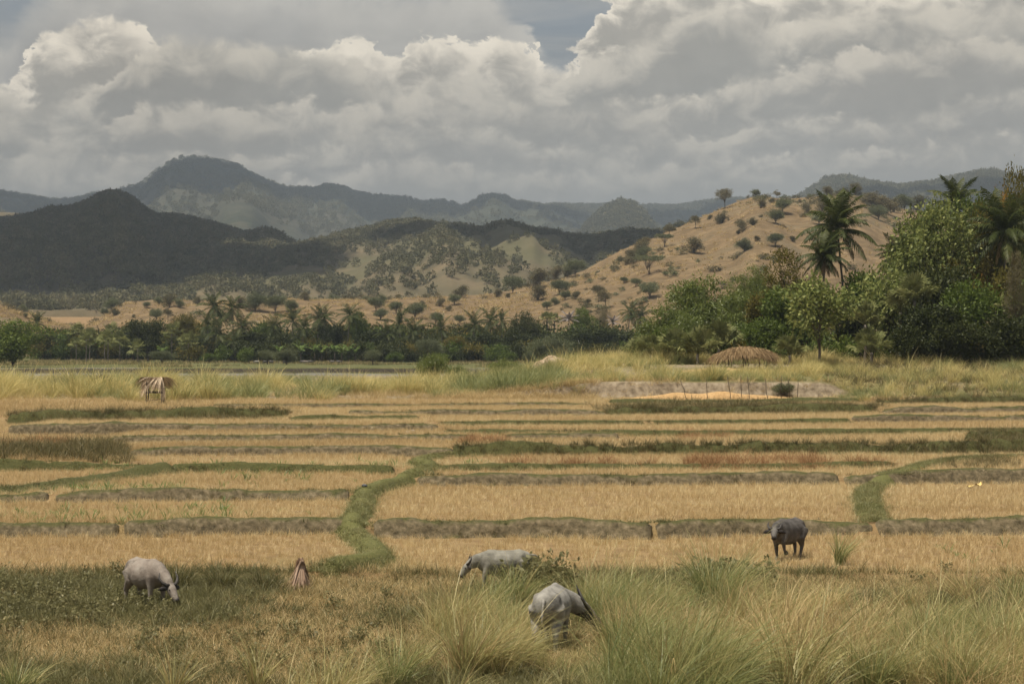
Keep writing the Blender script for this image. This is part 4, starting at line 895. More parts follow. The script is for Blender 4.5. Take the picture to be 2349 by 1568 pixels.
def fan_mesh(seed, L=1.0, pet=.9, el=30., n=24, arc=230., mat=None):
    g = np.random.default_rng(seed); b = MB(); e = math.radians(el)
    tip = np.array([np.cos(e) * pet, 0, np.sin(e) * pet]); b.tube(np.array([[0, 0, 0], tip * .5 + [0, 0, .05], tip]), [.03, .025, .02], 4)
    fx = np.array([np.cos(e), 0, np.sin(e)]); fy = np.array([0, 1., 0]); fz = np.cross(fx, fy)
    for k in range(n):
        a = math.radians(-arc / 2 + arc * k / (n - 1)) + g.normal(0, .03); l = L * (1 - .25 * abs(a) / 2.4) * g.uniform(.85, 1.1)
        d = fx * math.cos(a) + fy * math.sin(a); s = -fx * math.sin(a) + fy * math.cos(a); w = l * .05
        M = tip + d * l * .6 + fz * .10 * l * g.uniform(-1, 1); E = tip + d * l - np.array([0, 0, l * .28]) * g.uniform(.3, 1.2)
        b.add(np.array([tip, M - s * w, E, M + s * w]), np.array([[0, 1, 2, 3]]))
    me = b.mesh('frond'); me.materials.append(mat or L_FAN); return me
def banana_leaf_mesh(seed, L=2.2, el=65., dr=1.5):
    g = np.random.default_rng(seed); n = 12; s = np.linspace(0, 1, n); e = math.radians(el) - dr * s ** 1.4; ds = L / (n - 1)
    x = np.concatenate([[0], np.cumsum(np.cos(e[:-1]) * ds)]); z = np.concatenate([[0], np.cumsum(np.sin(e[:-1]) * ds)])
    R = np.stack([x, 0 * x, z], 1); w = .30 * np.sin(np.clip(s * 1.0 - .05, .03, 1) * np.pi) ** .5 + .015
    b = MB(); b.tube(R, np.linspace(.035, .01, n), 4)
    for sg in (-1, 1):
        A = R[:-1]; B = R[1:]; ya = w[:-1]; yb = w[1:] * g.uniform(.8, 1, n - 1); dz = -.35 * g.uniform(.3, 1.3, n - 1)
        V = np.stack([A, B, B + np.stack([0 * yb, sg * yb, yb * dz], 1), A + np.stack([0 * ya, sg * ya, ya * dz], 1)], 1).reshape(-1, 3)
        b.add(V, np.arange(len(V)).reshape(-1, 4))
    me = b.mesh('leaf'); me.materials.append(L_BANANA); return me
FR = {e: [frond_mesh(4.2, e, d, seed=k * 7 + int(e) + 100) for k in range(2)] for e, d in ((75, 1.0), (45, 1.25), (15, 1.2), (-15, 1.0), (-45, .6))}
FRD = [frond_mesh(3.6, -55, .45, L_DEADFROND, seed=k + 50, hang=.9) for k in range(2)]
FRG = [frond_mesh(2.6, e, .5, L_GREYPALM, seed=k + 60, leaf=.4) for k, e in enumerate((60, 30, -10))]
FRT = [frond_mesh(5.2, e, d, seed=70 + k, nl=46, leaf=1.05, hang=h) for k, (e, d, h) in enumerate(((78, .9, .4), (55, 1.3, .7), (28, 1.5, .9), (2, 1.2, 1.0), (-30, .8, 1.1)))]
FAN = [fan_mesh(k, el=e) for k, e in enumerate((75, 50, 25, 0, -30))]
FAN_BIG = [fan_mesh(20 + k, L=1.25, pet=1.3, el=e, n=30) for k, e in enumerate((85, 72, 55, 30))]
BAN = [banana_leaf_mesh(k, el=e) for k, e in enumerate((80, 65, 50, 70))]
def trunk_mesh(H, r0, r1, lean, seed):
    g = np.random.default_rng(seed); t = np.linspace(0, 1, 9); b = MB()
    P = np.stack([lean[0] * t ** 1.6 + g.normal(0, .03, 9), lean[1] * t ** 1.6, -.3 + (H + .3) * t], 1); b.tube(P, r0 + (r1 - r0) * t ** .6, 7)
    me = b.mesh('trunk', True); me.materials.append(PALM_BARK); return me, P[-1]
def coco_palm(loc, H, label, sc=1., lean=(0, 0), seed=0, big=False, dead=0, grey=False, nf=22, group=None):
    g = np.random.default_rng(seed + 500)
    r = thing('coconut_palm', label, 'palm tree', loc, 0, group)
    me, top = trunk_mesh(H, .17, .10, lean, seed); obj('trunk', me, None, r)
    for k in range(nf):
        q = k / nf
        if grey: m = FRG[int(q * 2.99)]
        elif big: m = FRT[min(4, int(q * 5.2))]
        else:
            e = (75, 45, 15, -15, -45)[min(4, int(q * 5.4))]; m = FR[e][k % 2]
        f = obj('frond', m, None, r, Vector(top)); f.rotation_euler = (g.normal(0, .15), g.normal(0, .1), k * 2.399 + g.normal(0, .15)); f.scale = (sc * g.uniform(.85, 1.1),) * 3
    for k in range(dead):
        f = obj('dead_frond', FRD[k % 2], None, r, Vector(top)); f.rotation_euler = (0, .15, k * 2.1 + g.normal(0, .3)); f.scale = (sc * g.uniform(.8, 1.05),) * 3
    return r
def fan_palm(loc, H, label, sc=1., seed=0, nf=20, big=False, lean=(0, 0), low=-1, group=None):
    g = np.random.default_rng(seed + 900); r = thing('fan_palm', label, 'palm tree', loc, 0, group)
    me, top = trunk_mesh(max(H, .3), .16, .13, lean, seed); obj('trunk', me, None, r)
    S = FAN_BIG if big else FAN
    for k in range(nf):
        m = S[min(len(S) - 1, int(k / nf * len(S)))]; f = obj('frond', m, None, r, Vector(top)); f.rotation_euler = (g.normal(0, .2), g.normal(0, .12), k * 2.399 + g.normal(0, .2)); f.scale = (sc * g.uniform(.8, 1.15),) * 3
    return r
def banana(loc, label, sc=1., seed=0):
    g = np.random.default_rng(seed); r = thing('banana_plant', label, 'banana plant', loc, 0, 'banana plants'); r.scale = (sc,) * 3
    b = MB(); b.tube([(0, 0, -.2), (0, 0, 1.2), (0, 0, 2.)], [.13, .11, .08], 7); me = b.mesh('stem', True); obj('stem', me, BARK, r)
    for k in range(8):
        f = obj('leaf', BAN[k % 4], None, r, (0, 0, 1.9)); f.rotation_euler = (0, g.normal(0, .12), k * 2.4 + g.normal(0, .3))
    return r
TREE_CACHE = {}
KINDS = {  # kind: builder settings
 'round':   dict(H=8, R=3.3, base=.2, n_clump=175, n_leaf=34, leaf=0.44, spread=.42, mat=L_GREEN),
 'low':     dict(H=8, R=3.6, base=.03, n_clump=260, n_leaf=40, leaf=.36, spread=.45, mat=L_GREEN),
 'dark':    dict(H=8, R=3.6, base=.16, n_clump=202, n_leaf=34, leaf=0.44, spread=.45, mat=L_DARK),
 'olive':   dict(H=8, R=3.2, base=.18, n_clump=189, n_leaf=36, leaf=0.39, spread=.40, mat=L_OLIVE),
 'feather': dict(H=8, R=3.9, base=.12, n_clump=256, n_leaf=60, leaf=0.39, aspect=.28, spread=.48, droop=.7, flat=.6, mat=L_FEATHER, multi=2),
 'grey':    dict(H=6, R=2.8, base=.14, n_clump=162, n_leaf=50, leaf=0.34, aspect=.3, spread=.42, droop=-.2, mat=L_GREYG),
 'teak':    dict(H=8, R=3.5, base=.25, n_clump=135, n_leaf=26, leaf=0.42, aspect=.55, spread=.34, droop=.45, shell=.35, up=.35, mat=L_TEAK, lobes=7, tr=.13),
 'thicket': dict(H=6, R=3.4, base=.05, n_clump=202, n_leaf=36, leaf=0.39, spread=.45, mat=L_DARK, multi=3, tr=.08),
 'greenthicket': dict(H=6, R=3.2, base=.05, n_clump=202, n_leaf=36, leaf=0.39, spread=.42, mat=L_GREEN, multi=3, tr=.08),
 'bush':    dict(H=3, R=2.3, base=.03, n_clump=108, n_leaf=40, leaf=0.26, spread=.32, mat=L_GREEN, multi=3, tr=.06),
 'featherbush': dict(H=3, R=2.6, base=.05, n_clump=148, n_leaf=50, leaf=0.31, aspect=.3, spread=.36, droop=.3, mat=L_FEATHER, multi=3, tr=.06),
 'rust':    dict(H=6, R=2.6, base=.2, n_clump=81, n_leaf=30, leaf=0.29, spread=.35, mat=L_ORANGE),
 'scrub':   dict(H=4, R=2.4, base=.06, n_clump=94, n_leaf=30, leaf=0.34, aspect=.4, spread=.36, mat=L_SCRUB, multi=3, tr=.07, shell=.3),
 'scrubtree': dict(H=5, R=2.4, base=.35, n_clump=81, n_leaf=30, leaf=0.34, aspect=.4, spread=.34, flat=.5, mat=L_SCRUB, tr=.10),
 'umbrella': dict(H=6, R=4.4, base=.4, n_clump=121, n_leaf=34, leaf=0.36, aspect=.4, spread=.36, flat=.35, mat=L_GREYG, lobes=9, umbrella=True, multi=2, tr=.12),
 'airy':    dict(H=9, R=3.4, base=.2, n_clump=148, n_leaf=34, leaf=0.29, aspect=.4, spread=.40, mat=L_SCRUB),
}
def tree(kind, loc, H, W, label, cat='tree', name=None, var=0, rz=None, group=None, depth=None):
    K = dict(KINDS[kind]); big = H > 1.35 * K['H'] and H > 9
    if big: K.update(H=K['H'] * 1.9, R=K['R'] * 1.75, n_clump=int(K['n_clump'] * 2.6), spread=K['spread'] * 1.15, tr=K.get('tr', .16) * 1.5, lobes=K.get('lobes', 5) + 4)
    key = (kind, big, var % (2 if big else 3))
    if key not in TREE_CACHE: TREE_CACHE[key] = tree_meshes(300 + 17 * key[2] + 5 * big + sum(map(ord, kind)), **K)
    tm, cm = TREE_CACHE[key]
    r = thing(name or ('shrub' if cat == 'shrub' else 'broadleaf_tree'), label, cat, loc, rz if rz is not None else random.uniform(0, 6.28), group)
    sx = W / (2.25 * K['R']); r.scale = (sx, (depth or sx) if depth is None else depth / (2.25 * K['R']), H / (1.04 * K['H']))
    obj('trunk', tm, None, r); obj('crown', cm, None, r); return r

# ------------------------------------------------------------------ woods on the hills
def blob(seed, n, R, H, leaf, mat):
    g = np.random.default_rng(seed); k = n // 9 + 1; C = g.normal(0, 1, (k, 3)); C /= np.linalg.norm(C, axis=1)[:, None]; C *= g.uniform(.4, 1, k)[:, None] ** .5
    C = C * [R, R, H * .38] + [0, 0, H * .55]; P = np.repeat(C, 9, 0) + g.normal(0, R * .22, (k * 9, 3)); b = MB()
    b.add(*leaf_quads(P, g, leaf, .8, P - [0, 0, H * .4], .1, .9, .5)); b.tube([(0, 0, -1), (0, 0, H * .5)], [.18, .1], 4)
    me = b.mesh('wood_tree'); me.materials.append(mat); return me
def build_woods():
    g = rng
    W = [blob(700 + i, 140, 2.9, 6.5, 1.2, L_WOOD) for i in range(5)]; Pw = [blob(720 + i, 110, 2.5, 5.5, 1.1, L_PALEWOOD) for i in range(4)]
    c = variant_collection('wood_tree_variant', W + Pw)
    def cover(name, hn, n, t0, t1, dens, sc, pale, label, u0=-.30, u1=.30, idx=None):
        zf, dc, D0 = HILLS[hn]; u = g.uniform(u0, u1, n); t = g.uniform(t0 ** 2 if t0 > 0 else 0, t1 ** 2, n) ** .5
        d = D0 + t * (dc(u) - D0); x = u * d
        k = g.uniform(0, 1, n) < dens(u, t, x, d); u, t, d, x = u[k], t[k], d[k], x[k]
        z = zf(x, d); m = len(x); ii = np.where(g.uniform(0, 1, m) < pale(u, t, x, d), 5 + g.integers(0, 4, m), g.integers(0, 5, m))
        s = g.uniform(.55, 1.3, m) * sc; scatter(name, c, 9, np.stack([x, d, z - .4], 1), s, None, ii, label, 'wood')
    cover('left_hill_wood', 'wooded_left_hill', 34000, 0, 1.08, lambda u, t, x, d: .96 + 0 * u, 1.15, lambda u, t, x, d: np.clip(.18 + .9 * fbm(x / 220, d / 220, 801, 3), .04, .8), 'dense dry forest covering the dark hill at left', -.30, .05)
    def dm(u, t, x, d):
        f = fbm(x / 130, d / 130, 811, 4) + .35 * fbm(x / 30, d / 30, 812, 2)
        gold = smooth(1 - np.hypot((u - U(1190)) / (U(1190) - U(1010)), (t - .55) / .35), 0, .5)
        shad = smooth(1 - np.abs((u - U(1120)) / .07), 0, .6) * smooth(1 - np.abs((t - .12) / .12), 0, .6)
        return np.clip(.55 + f * 1.3 + .5 * smooth(t, .55, .9) - .55 * gold + .5 * shad, .05, 1)
    cover('middle_hill_scrub', 'scrub_middle_hill', 15000, 0, 1.06, dm, .85, lambda u, t, x, d: np.clip(.25 + 1.1 * fbm(x / 150, d / 150, 821, 3) + .5 * smooth(u, U(900), U(1150)) * smooth(t, .25, .5), .05, .9), 'scrub and trees scattered over the middle hill')
    cover('mountain_wood', 'far_mountain', 34000, .25, 1.02, lambda u, t, x, d: np.clip(.45 + 1.6 * fbm(x / 420, d / 420, 831, 4), .04, 1), 1.7, lambda u, t, x, d: .05 + 0 * u, 'woods on the far blue mountain')
    cover('right_mountain_wood', 'far_right_mountain', 6000, .5, 1.03, lambda u, t, x, d: np.clip(.6 + .8 * smooth(t, .9, 1.), 0, 1), 1.5, lambda u, t, x, d: .1 + 0 * u, 'bare woods on the far right mountain', .12, .30)
    cover('dome_wood', 'rocky_dome_hill', 2200, .2, 1.05, lambda u, t, x, d: .75 + 0 * u, 1.5, lambda u, t, x, d: .1 + 0 * u, 'trees on the rocky dome hill', .02, .09)
build_woods()
# unseen cumulus added above the view to shade the hills and mountains
def build_shade_clouds():
    m, q, o = new_mat('shade_cloud_white'); d = q.n('ShaderNodeBsdfDiffuse'); d.inputs[0].default_value = (.85, .84, .82, 1); q.t.links.new(d.outputs[0], o.inputs[0])
    # shaded ground centre, half sizes, height of the cloud base
    for k, (sx, sy, rx, ry, h) in enumerate([(-500, 1860, 640, 700, 1250), (-900, 5600, 1700, 900, 2300), (900, 5200, 1200, 800, 2300), (90, 1500, 150, 260, 1250), (1150, 3300, 600, 420, 1700)]):
        g = np.random.default_rng(40 + k); b = MB(); off = h * math.cos(SUN_EL) / math.sin(SUN_EL); c = np.array([sx + SUN_H.x * off, sy + SUN_H.y * off, h])
        for i in range(26):
            a = g.uniform(0, 6.28); rr = math.sqrt(g.uniform(0, 1)) * .8; p = np.array([math.cos(a) * rr * rx, math.sin(a) * rr * ry, g.uniform(0, .12) * rx]); r = min(rx, ry) * g.uniform(.22, .42)
            t = np.linspace(0, np.pi, 9); b.tube(p + np.stack([-np.cos(t) * r, 0 * t, 0 * t], 1), np.stack([np.sin(t) * r + 1, np.sin(t) * r * .55 + 1], 1), 14)
        tag(obj('shade_cloud', b.mesh('shade_cloud', True), m, None, c), kind='structure')
build_shade_clouds()
# haze: one closed box of pale air round the valley
def build_haze():
    b = MB(); x0, x1, y0, y1, z0, z1 = -7500, 7500, -600, 15500, -70, 900
    V = [(x, y, z) for x in (x0, x1) for y in (y0, y1) for z in (z0, z1)]
    b.add(V, np.array([[0, 1, 3, 2], [4, 6, 7, 5], [0, 4, 5, 1], [2, 3, 7, 6], [0, 2, 6, 4], [1, 5, 7, 3]]))
    m, q, o = new_mat('haze_air'); v = q.n('ShaderNodeVolumePrincipled')
    v.inputs['Color'].default_value = (.57, .67, .78, 1); v.inputs['Density'].default_value = 1.35e-4; v.inputs['Anisotropy'].default_value = 0.1
    q.t.links.new(v.outputs[0], o.inputs['Volume'])
    tag(obj('haze', b.mesh('haze'), m), kind='stuff')
build_haze()
# ------------------------------------------------------------------ planting
def spot(px, D):
    x = float(U(px) * D); return Vector((x, D, float(terr_z(x, D))))
def ztop(py, D): return CAMZ + (HORY - py) / FPX * D
VAR = [0]
def T(kind, px, top, w, D, label, cat='tree', name=None, group=None, dep=None):
    p = spot(px, D); VAR[0] += 1
    return tree(kind, p, ztop(top, D) - p.z, w * D / FPX, label, cat, name, VAR[0], None, group, dep)
def P(px, hub, D, label, sc=1., **k):
    p = spot(px, D); VAR[0] += 1
    return coco_palm(p, ztop(hub, D) - p.z, label, sc, seed=VAR[0], **k)
def Fp(px, hub, D, label, sc=1., **k):
    p = spot(px, D); VAR[0] += 1
    return fan_palm(p, ztop(hub, D) - p.z, label, sc, seed=VAR[0], **k)

def build_tree_line():
    G = 'palms in the tree line beyond the river'
    P(84, 740, 500, 'lone coconut palm at the far left above the low trees', .95, group=G)
    for px, hub, D, lab, sc in [
        (478, 748, 455, 'coconut palm left of the twin palms in the tall left clump', 1.), (492, 708, 470, 'tallest coconut palm of the left clump, left of the twin crowns', 1.05),
        (537, 710, 470, 'tall coconut palm of the left clump, right of the twin crowns', 1.05), (495, 766, 445, 'low coconut palm in front of the left clump', .95),
        (558, 744, 452, 'spreading coconut palm at the right of the left clump', 1.1), (540, 784, 440, 'short young coconut palm below the left clump', .8),
        (635, 750, 455, 'wide coconut palm left of two close palms', 1.15), (668, 738, 465, 'coconut palm crown touching the wide palm on its left', 1.05), (695, 758, 455, 'small coconut palm right of two close palms', .9),
        (728, 730, 465, 'left one of a pair of tall palms left of the bananas', 1.), (748, 728, 472, 'right one of a pair of tall palms left of the bananas', 1.),
        (795, 724, 462, 'tall yellowish coconut palm beside the bright green tree', 1.1), (896, 764, 455, 'low yellowish coconut palm left of the wide central palm', 1.), (920, 742, 462, 'wide coconut palm in the centre of the tree line', 1.2),
        (948, 764, 452, 'drooping coconut palm right of the wide central palm', 1.05), (1016, 756, 460, 'coconut palm half hidden in dark trees, centre of the line', 1.05), (1084, 742, 462, 'dark coconut palm standing clear left of the palm pair', 1.05),
        (1128, 734, 470, 'taller one of the palm pair left of the dark round tree', 1.1), (1152, 742, 465, 'lower one of the palm pair left of the dark round tree', 1.), (1437, 722, 500, 'palm against the dry slope at the right end of the line', .95),
        (1470, 722, 490, 'palm beside the green grove at the right end of the line', 1.)]:
        P(px, hub + random.uniform(-6, 6), D, lab, sc * random.uniform(.85, 1.15), group=G, lean=(random.gauss(0, .7), 0), nf=random.randint(17, 26))
    P(1305, 730, 480, 'dead grey palm with bare spiky crown', 1., grey=True, nf=16); P(1405, 738, 490, 'dead grey palm behind the dark thicket at right', .9, grey=True, nf=14)
    P(505, 727, 478, 'slim coconut palm behind the twin crowns', .85, group=G)
    G2 = 'fan palms on the left flat'
    for px, hub, D, lab, sc in [(175, 790, 455, 'fan palm furthest left on the flat', 1.25), (198, 778, 450, 'left stem of the twin fan palms', 1.25), (206, 772, 462, 'right stem of the twin fan palms', 1.3),
        (240, 778, 452, 'left stem of the second fan palm pair', 1.4), (248, 782, 446, 'right stem of the second fan palm pair', 1.3), (275, 785, 450, 'single fan palm right of the second pair', 1.5), (316, 800, 440, 'short fan palm beside the dark wide tree', 1.4),
        (394, 765, 460, 'fan palm with pale fronds behind the small meadow tree', 1.8), (178, 762, 480, 'taller fan palm behind the leftmost one', 1.5), (256, 762, 485, 'taller fan palm behind the second pair', 1.6), (1255, 732, 485, 'thin fan palm right of the dark round tree', 1.2), (1272, 732, 492, 'second thin fan palm right of the dark round tree', 1.1),
        (432, 785, 442, 'broad fan palm left of the tall palm clump', 1.7), (290, 768, 470, 'fan palm crown above the dark wide tree', 1.4)]:
        Fp(px, hub, D, lab, sc, group=G2)
    B = [('dark', 339, 742, 80, 462, 'dark wide tree left of the palm clump'), ('olive', 421, 724, 62, 468, 'olive brown tree left of the tallest palms'), ('dark', 305, 750, 60, 470, 'dark tree between fan palms'), ('dark', 130, 765, 50, 490, 'low dark tree right of the lone left palm'),
         ('dark', 108, 775, 60, 478, 'low dark thicket under the lone left palm'), ('round', 600, 748, 60, 462, 'green tree between palms, left of the wide palm'), ('dark', 585, 770, 70, 455, 'dark tree under the tall left palms'), ('dark', 655, 772, 80, 452, 'dark tree under the two close palms'),
         ('round', 823, 716, 56, 470, 'bright green tall tree right of the yellowish palm'), ('dark', 765, 752, 60, 462, 'dark tree behind the bananas'), ('dark', 860, 765, 70, 460, 'dark tree left of the low yellowish palm'), ('dark', 975, 772, 70, 455, 'dark tree behind the grey green casuarina'),
         ('olive', 1048, 778, 56, 448, 'glossy leaved tree in the centre of the line'), ('dark', 1205, 716, 74, 470, 'large dark round tree, tallest right of centre'), ('dark', 1185, 760, 70, 460, 'dark tree below the large round tree'), ('round', 1337, 706, 60, 488, 'broadleaf tree right of the dead grey palm'),
         ('airy', 1376, 712, 44, 495, 'thin greyish tree with few leaves'), ('dark', 1300, 770, 80, 465, 'dark tree below the dead grey palm'), ('dark', 1351, 762, 110, 452, 'wide dark thicket at the right of the line'), ('dark', 1420, 765, 90, 458, 'dark tree next to the green grove'),
         ('grey', 984, 782, 54, 425, 'grey green feathery casuarina in the centre'), ('grey', 1234, 783, 54, 415, 'grey green feathery tree left of its larger twin'), ('grey', 1280, 772, 66, 412, 'larger grey green feathery tree right of its twin'), ('dark', 455, 780, 60, 448, 'dark tree left below the tall palms'),
         ('dark', 520, 790, 70, 446, 'dark foliage tree under the twin palms'), ('dark', 1110, 770, 80, 456, 'dark tree under the palm pair'), ('olive', 705, 775, 50, 455, 'olive tree right of the two close palms'), ('dark', 925, 785, 70, 450, 'dark tree under the wide central palm'),
         ('greenthicket', 1140, 800, 50, 440, 'low green tree under the palm pair'), ('thicket', 1075, 806, 60, 440, 'dark low thicket right of the glossy tree'), ('airy', 150, 752, 44, 500, 'thin dry tree behind the left fan palms'), ('airy', 1388, 694, 30, 500, 'tall slender dry tree against the slope')]
    for k, px, top, w, D, lab in B: T(k, px, top - 9, w * 1.2, D, lab)
    Sx = [('grey', 372, 802, 60, 385, 'small round tree alone on the meadow at left'), ('grey', 614, 800, 44, 395, 'left one of two dark bushes with cattle under them'), ('grey', 657, 797, 62, 392, 'wider right one of two dark bushes with cattle under them'), ('grey', 855, 800, 48, 388, 'dark bush on the meadow below the bright tall tree'),
          ('bush', 565, 797, 50, 420, 'bright low bush at the foot of the left palms'), ('bush', 1010, 808, 40, 420, 'low bush right of the casuarina'), ('bush', 905, 806, 46, 425, 'low green bush under the low yellowish palm'), ('bush', 1165, 806, 50, 425, 'low green bush under the dark trees, right of centre'), ('bush', 480, 808, 44, 430, 'low bush at the foot of the broad fan palm'),
          ('grey', 1212, 806, 30, 400, 'small grey bush left of the feathery trees'), ('bush', 1330, 808, 60, 430, 'low dark bush right of the feathery trees'), ('bush', 1395, 806, 60, 430, 'low bush near the right end of the meadow')]
    for k, px, top, w, D, lab in Sx: T(k, px, top, w, D, lab, 'shrub', 'meadow_bush')
    nb = 'first second third fourth fifth sixth seventh eighth ninth tenth eleventh'.split()
    bx = [690, 708, 722, 738, 752, 768, 784, 800, 815, 640, 372]
    for i, px in enumerate(sorted(bx)):
        D = 428 + (i * 37) % 14; p = spot(px, D); banana(p, 'banana plant with long pale leaves, %s from the left in the tree line' % nb[i], 1.05 + .2 * ((i * 7) % 5) / 5, i)
    # big tree at the left edge and bushes on the near bank
    T('low', 30, 727, 165, 352, 'bright green round tree at the left edge of the view')
    T('featherbush', 987, 812, 86, 236, 'rounded bright green bush on the near river bank', 'shrub', 'river_bush')
    T('featherbush', 1162, 822, 84, 246, 'wide grey green bush right of the bright one on the river bank', 'shrub', 'river_bush')
    T('featherbush', 1050, 838, 60, 230, 'low dark bush between the two river bank bushes', 'shrub', 'river_bush')
    T('scrub', 1405, 826, 44, 226, 'dead brown bush right of the small thatch shelter', 'shrub', 'river_bush')
    T('scrub', 240, 858, 60, 168, 'dark reddish bush in the grass left of the field hut', 'shrub', 'river_bush')
    T('scrub', 120, 862, 90, 166, 'low dark bush in the pale grass near the left edge', 'shrub', 'river_bush')
    T('grey', 1795, 876, 56, 155.6, 'dark grassy bush behind the row of stakes', 'shrub', 'river_bush')

def build_undergrowth():
    g = rng
    vs = [tree_meshes(950 + i, H=3.2, R=2.2, base=.02, n_clump=45, n_leaf=26, leaf=.36, spread=.42, mat=[L_DARK, L_DARK, L_GREEN, L_OLIVE][i], lobes=4)[1] for i in range(4)]
    c = variant_collection('undergrowth_variant', vs)
    px = g.uniform(90, 1500, 820); D = g.uniform(438, 492, 820); x = U(px) * D
    D = np.where(px < 420, 476 + (D - 438) * .5, D); x = U(px) * D
    s = np.where(px < 420, .8, 1.0) * g.uniform(.7, 1.45, 820) * (1 + .75 * smooth(D, 455, 485))
    scatter('tree_line_undergrowth', c, 4, np.stack([x, D, base_z(x, D) - .3], 1), s, None, None, 'dark undergrowth filling the tree line beyond the river', 'undergrowth')
    px = np.concatenate([g.uniform(1480, 2500, 300), g.uniform(2060, 2500, 120)]); D = np.concatenate([g.uniform(190, 214, 300), g.uniform(184, 192, 120)]); x = U(px) * D
    scatter('grove_undergrowth', c, 4, np.stack([x, D, base_z(x, D) - .3], 1), g.uniform(.45, 1.0, 420), None, None, 'dark undergrowth filling the grove at right', 'undergrowth')

def build_grove():
    big = dict(big=True, nf=34)
    P(1941, 527, 208, 'tall leaning coconut palm standing highest over the golden hill', .95, lean=(-.9, 0), **big)
    P(1890, 588, 204, 'shorter coconut palm with hanging brown fronds left of the tallest', .62, dead=7, **big)
    P(2306, 533, 200, 'large coconut palm with arching fronds at the right edge', 1.0, dead=2, **big)
    P(2192, 470, 216, 'coconut palm tip rising behind the big leafed tree', .7, **big)
    P(2060, 590, 214, 'coconut palm half hidden behind the big leafed tree', .6, **big)
    T('feather', 1530, 692, 150, 205, 'lowest feathery green tree at the left end of the grove')
    T('feather', 1612, 622, 185, 208, 'rounded feathery green tree rising over the thatch shelter')
    T('feather', 1580, 712, 130, 196, 'low feathery tree in front of the left end of the grove')
    T('feather', 1725, 592, 150, 214, 'feathery green tree behind the brownish mango tree')
    T('feather', 1690, 660, 140, 204, 'feathery tree right of the rounded feathery one')
    T('olive', 1815, 560, 150, 206, 'dense brownish green tree left of the palms')
    T('olive', 1742, 672, 90, 199, 'brownish low tree below the dense brownish one')
    T('round', 1800, 662, 130, 196, 'glossy dark green tree behind the shelter')
    T('greenthicket', 1742, 730, 110, 190, 'dark green bushy tree right behind the shelter')
    T('round', 1985, 610, 130, 203, 'round green tree below the tallest palm')
    T('dark', 1960, 700, 130, 195, 'dark green tree behind the front big leafed tree')
    T('dark', 2140, 470, 210, 207, 'dense dark tree behind the large open tree'); T('teak', 2125, 430, 250, 198, 'large open tree with big pale leaves and bare branches')
    T('teak', 2035, 585, 170, 193, 'lower big leafed tree left of the large open one')
    T('teak', 1880, 622, 205, 178, 'young big leafed tree standing alone in front of the grove', name='young_teak_tree')
    T('dark', 2150, 610, 150, 192, 'dark tree under the large open tree'); T('olive', 2200, 590, 150, 196, 'brownish green tree left of the right palm')
    T('round', 2215, 640, 170, 186, 'broad glossy green tree in front at the right of the grove'); T('dark', 2130, 700, 150, 184, 'dark bushy tree at the foot of the grove, left of the broad glossy one')
    T('thicket', 2090, 745, 110, 182, 'dark thicket at the foot of the grove beside the pale grass'); T('thicket', 2200, 735, 140, 181.5, 'dark thicket at the foot of the grove, centre right')
    T('thicket', 2310, 720, 150, 182, 'dark thicket at the foot of the grove near the right edge'); T('olive', 2320, 610, 130, 190, 'brownish tree below the right palm'); T('round', 2390, 600, 150, 188, 'green tree cut by the right edge of the view')
    T('olive', 2280, 450, 140, 206, 'yellowish green tree above the right palm'); T('rust', 2290, 415, 80, 209, 'tree top with rusty orange leaves at upper right'); T('olive', 2355, 368, 150, 222, 'airy pale tree highest at the right edge'); T('round', 2300, 440, 160, 216, 'broad green tree behind the right palm'); T('airy', 2330, 575, 70, 184, 'dry twiggy tree in front of the right palm')
    T('round', 2235, 425, 130, 212, 'green tree top between rusty tree and palm tip'); T('dark', 2060, 640, 120, 205, 'dark green tree between the two big leafed trees')
    T('dark', 1860, 690, 110, 200, 'dark tree behind the young big leafed tree'); T('greenthicket', 1690, 742, 100, 196, 'green thicket left behind the shelter')
    G = 'fan palms in the grove'
    for px, hub, D, lab, sc in [(2098, 690, 187, 'pale fan palm with upright fronds beside the big leafed trees', 1.15), (2066, 716, 188, 'pale drooping fan palm left of the upright one', 1.1), (1985, 745, 187, 'fan palm right of the young big leafed tree', 1.0),
        (1494, 816, 188, 'leftmost low fan palm at the foot of the grove', .95), (1550, 815, 186, 'low fan palm left of the shelter, second from left', 1.05), (1600, 812, 185, 'low fan palm just left of the shelter', 1.1), (1648, 798, 187, 'fan palm directly behind the shelter roof', 1.2), (2000, 808, 182, 'low fan palm at the right of the young tree', 1.), (1812, 815, 184, 'low fan palm right of the shelter', .9), (1462, 818, 192, 'small fan palm at the left end of the grove', .8)]:
        Fp(px, hub, D, lab, sc, big=True, nf=22, group=G)
    p = spot(2290, 186); r = fan_palm(Vector((p.x, p.y, p.z)), ztop(712, 186) - p.z, 'spiky plant with long dark sword leaves at right', 1., seed=77, nf=4)
    r.name = 'sword_leaf_plant'; r['category'] = 'plant'
    g = np.random.default_rng(5); b = MB(); V, F = blades(34, 2.6, .09, .1, 5, .7, .5, hv=.2, droop=.35, seed=9); b.add(V, F); me = b.mesh('sword_leaf'); me.materials.append(L_GREEN)
    top = [c for c in r.children if c.name.startswith('trunk')][0]; obj('leaf_cluster', me, None, r, (0, 0, ztop(712, 186) - p.z - .2))

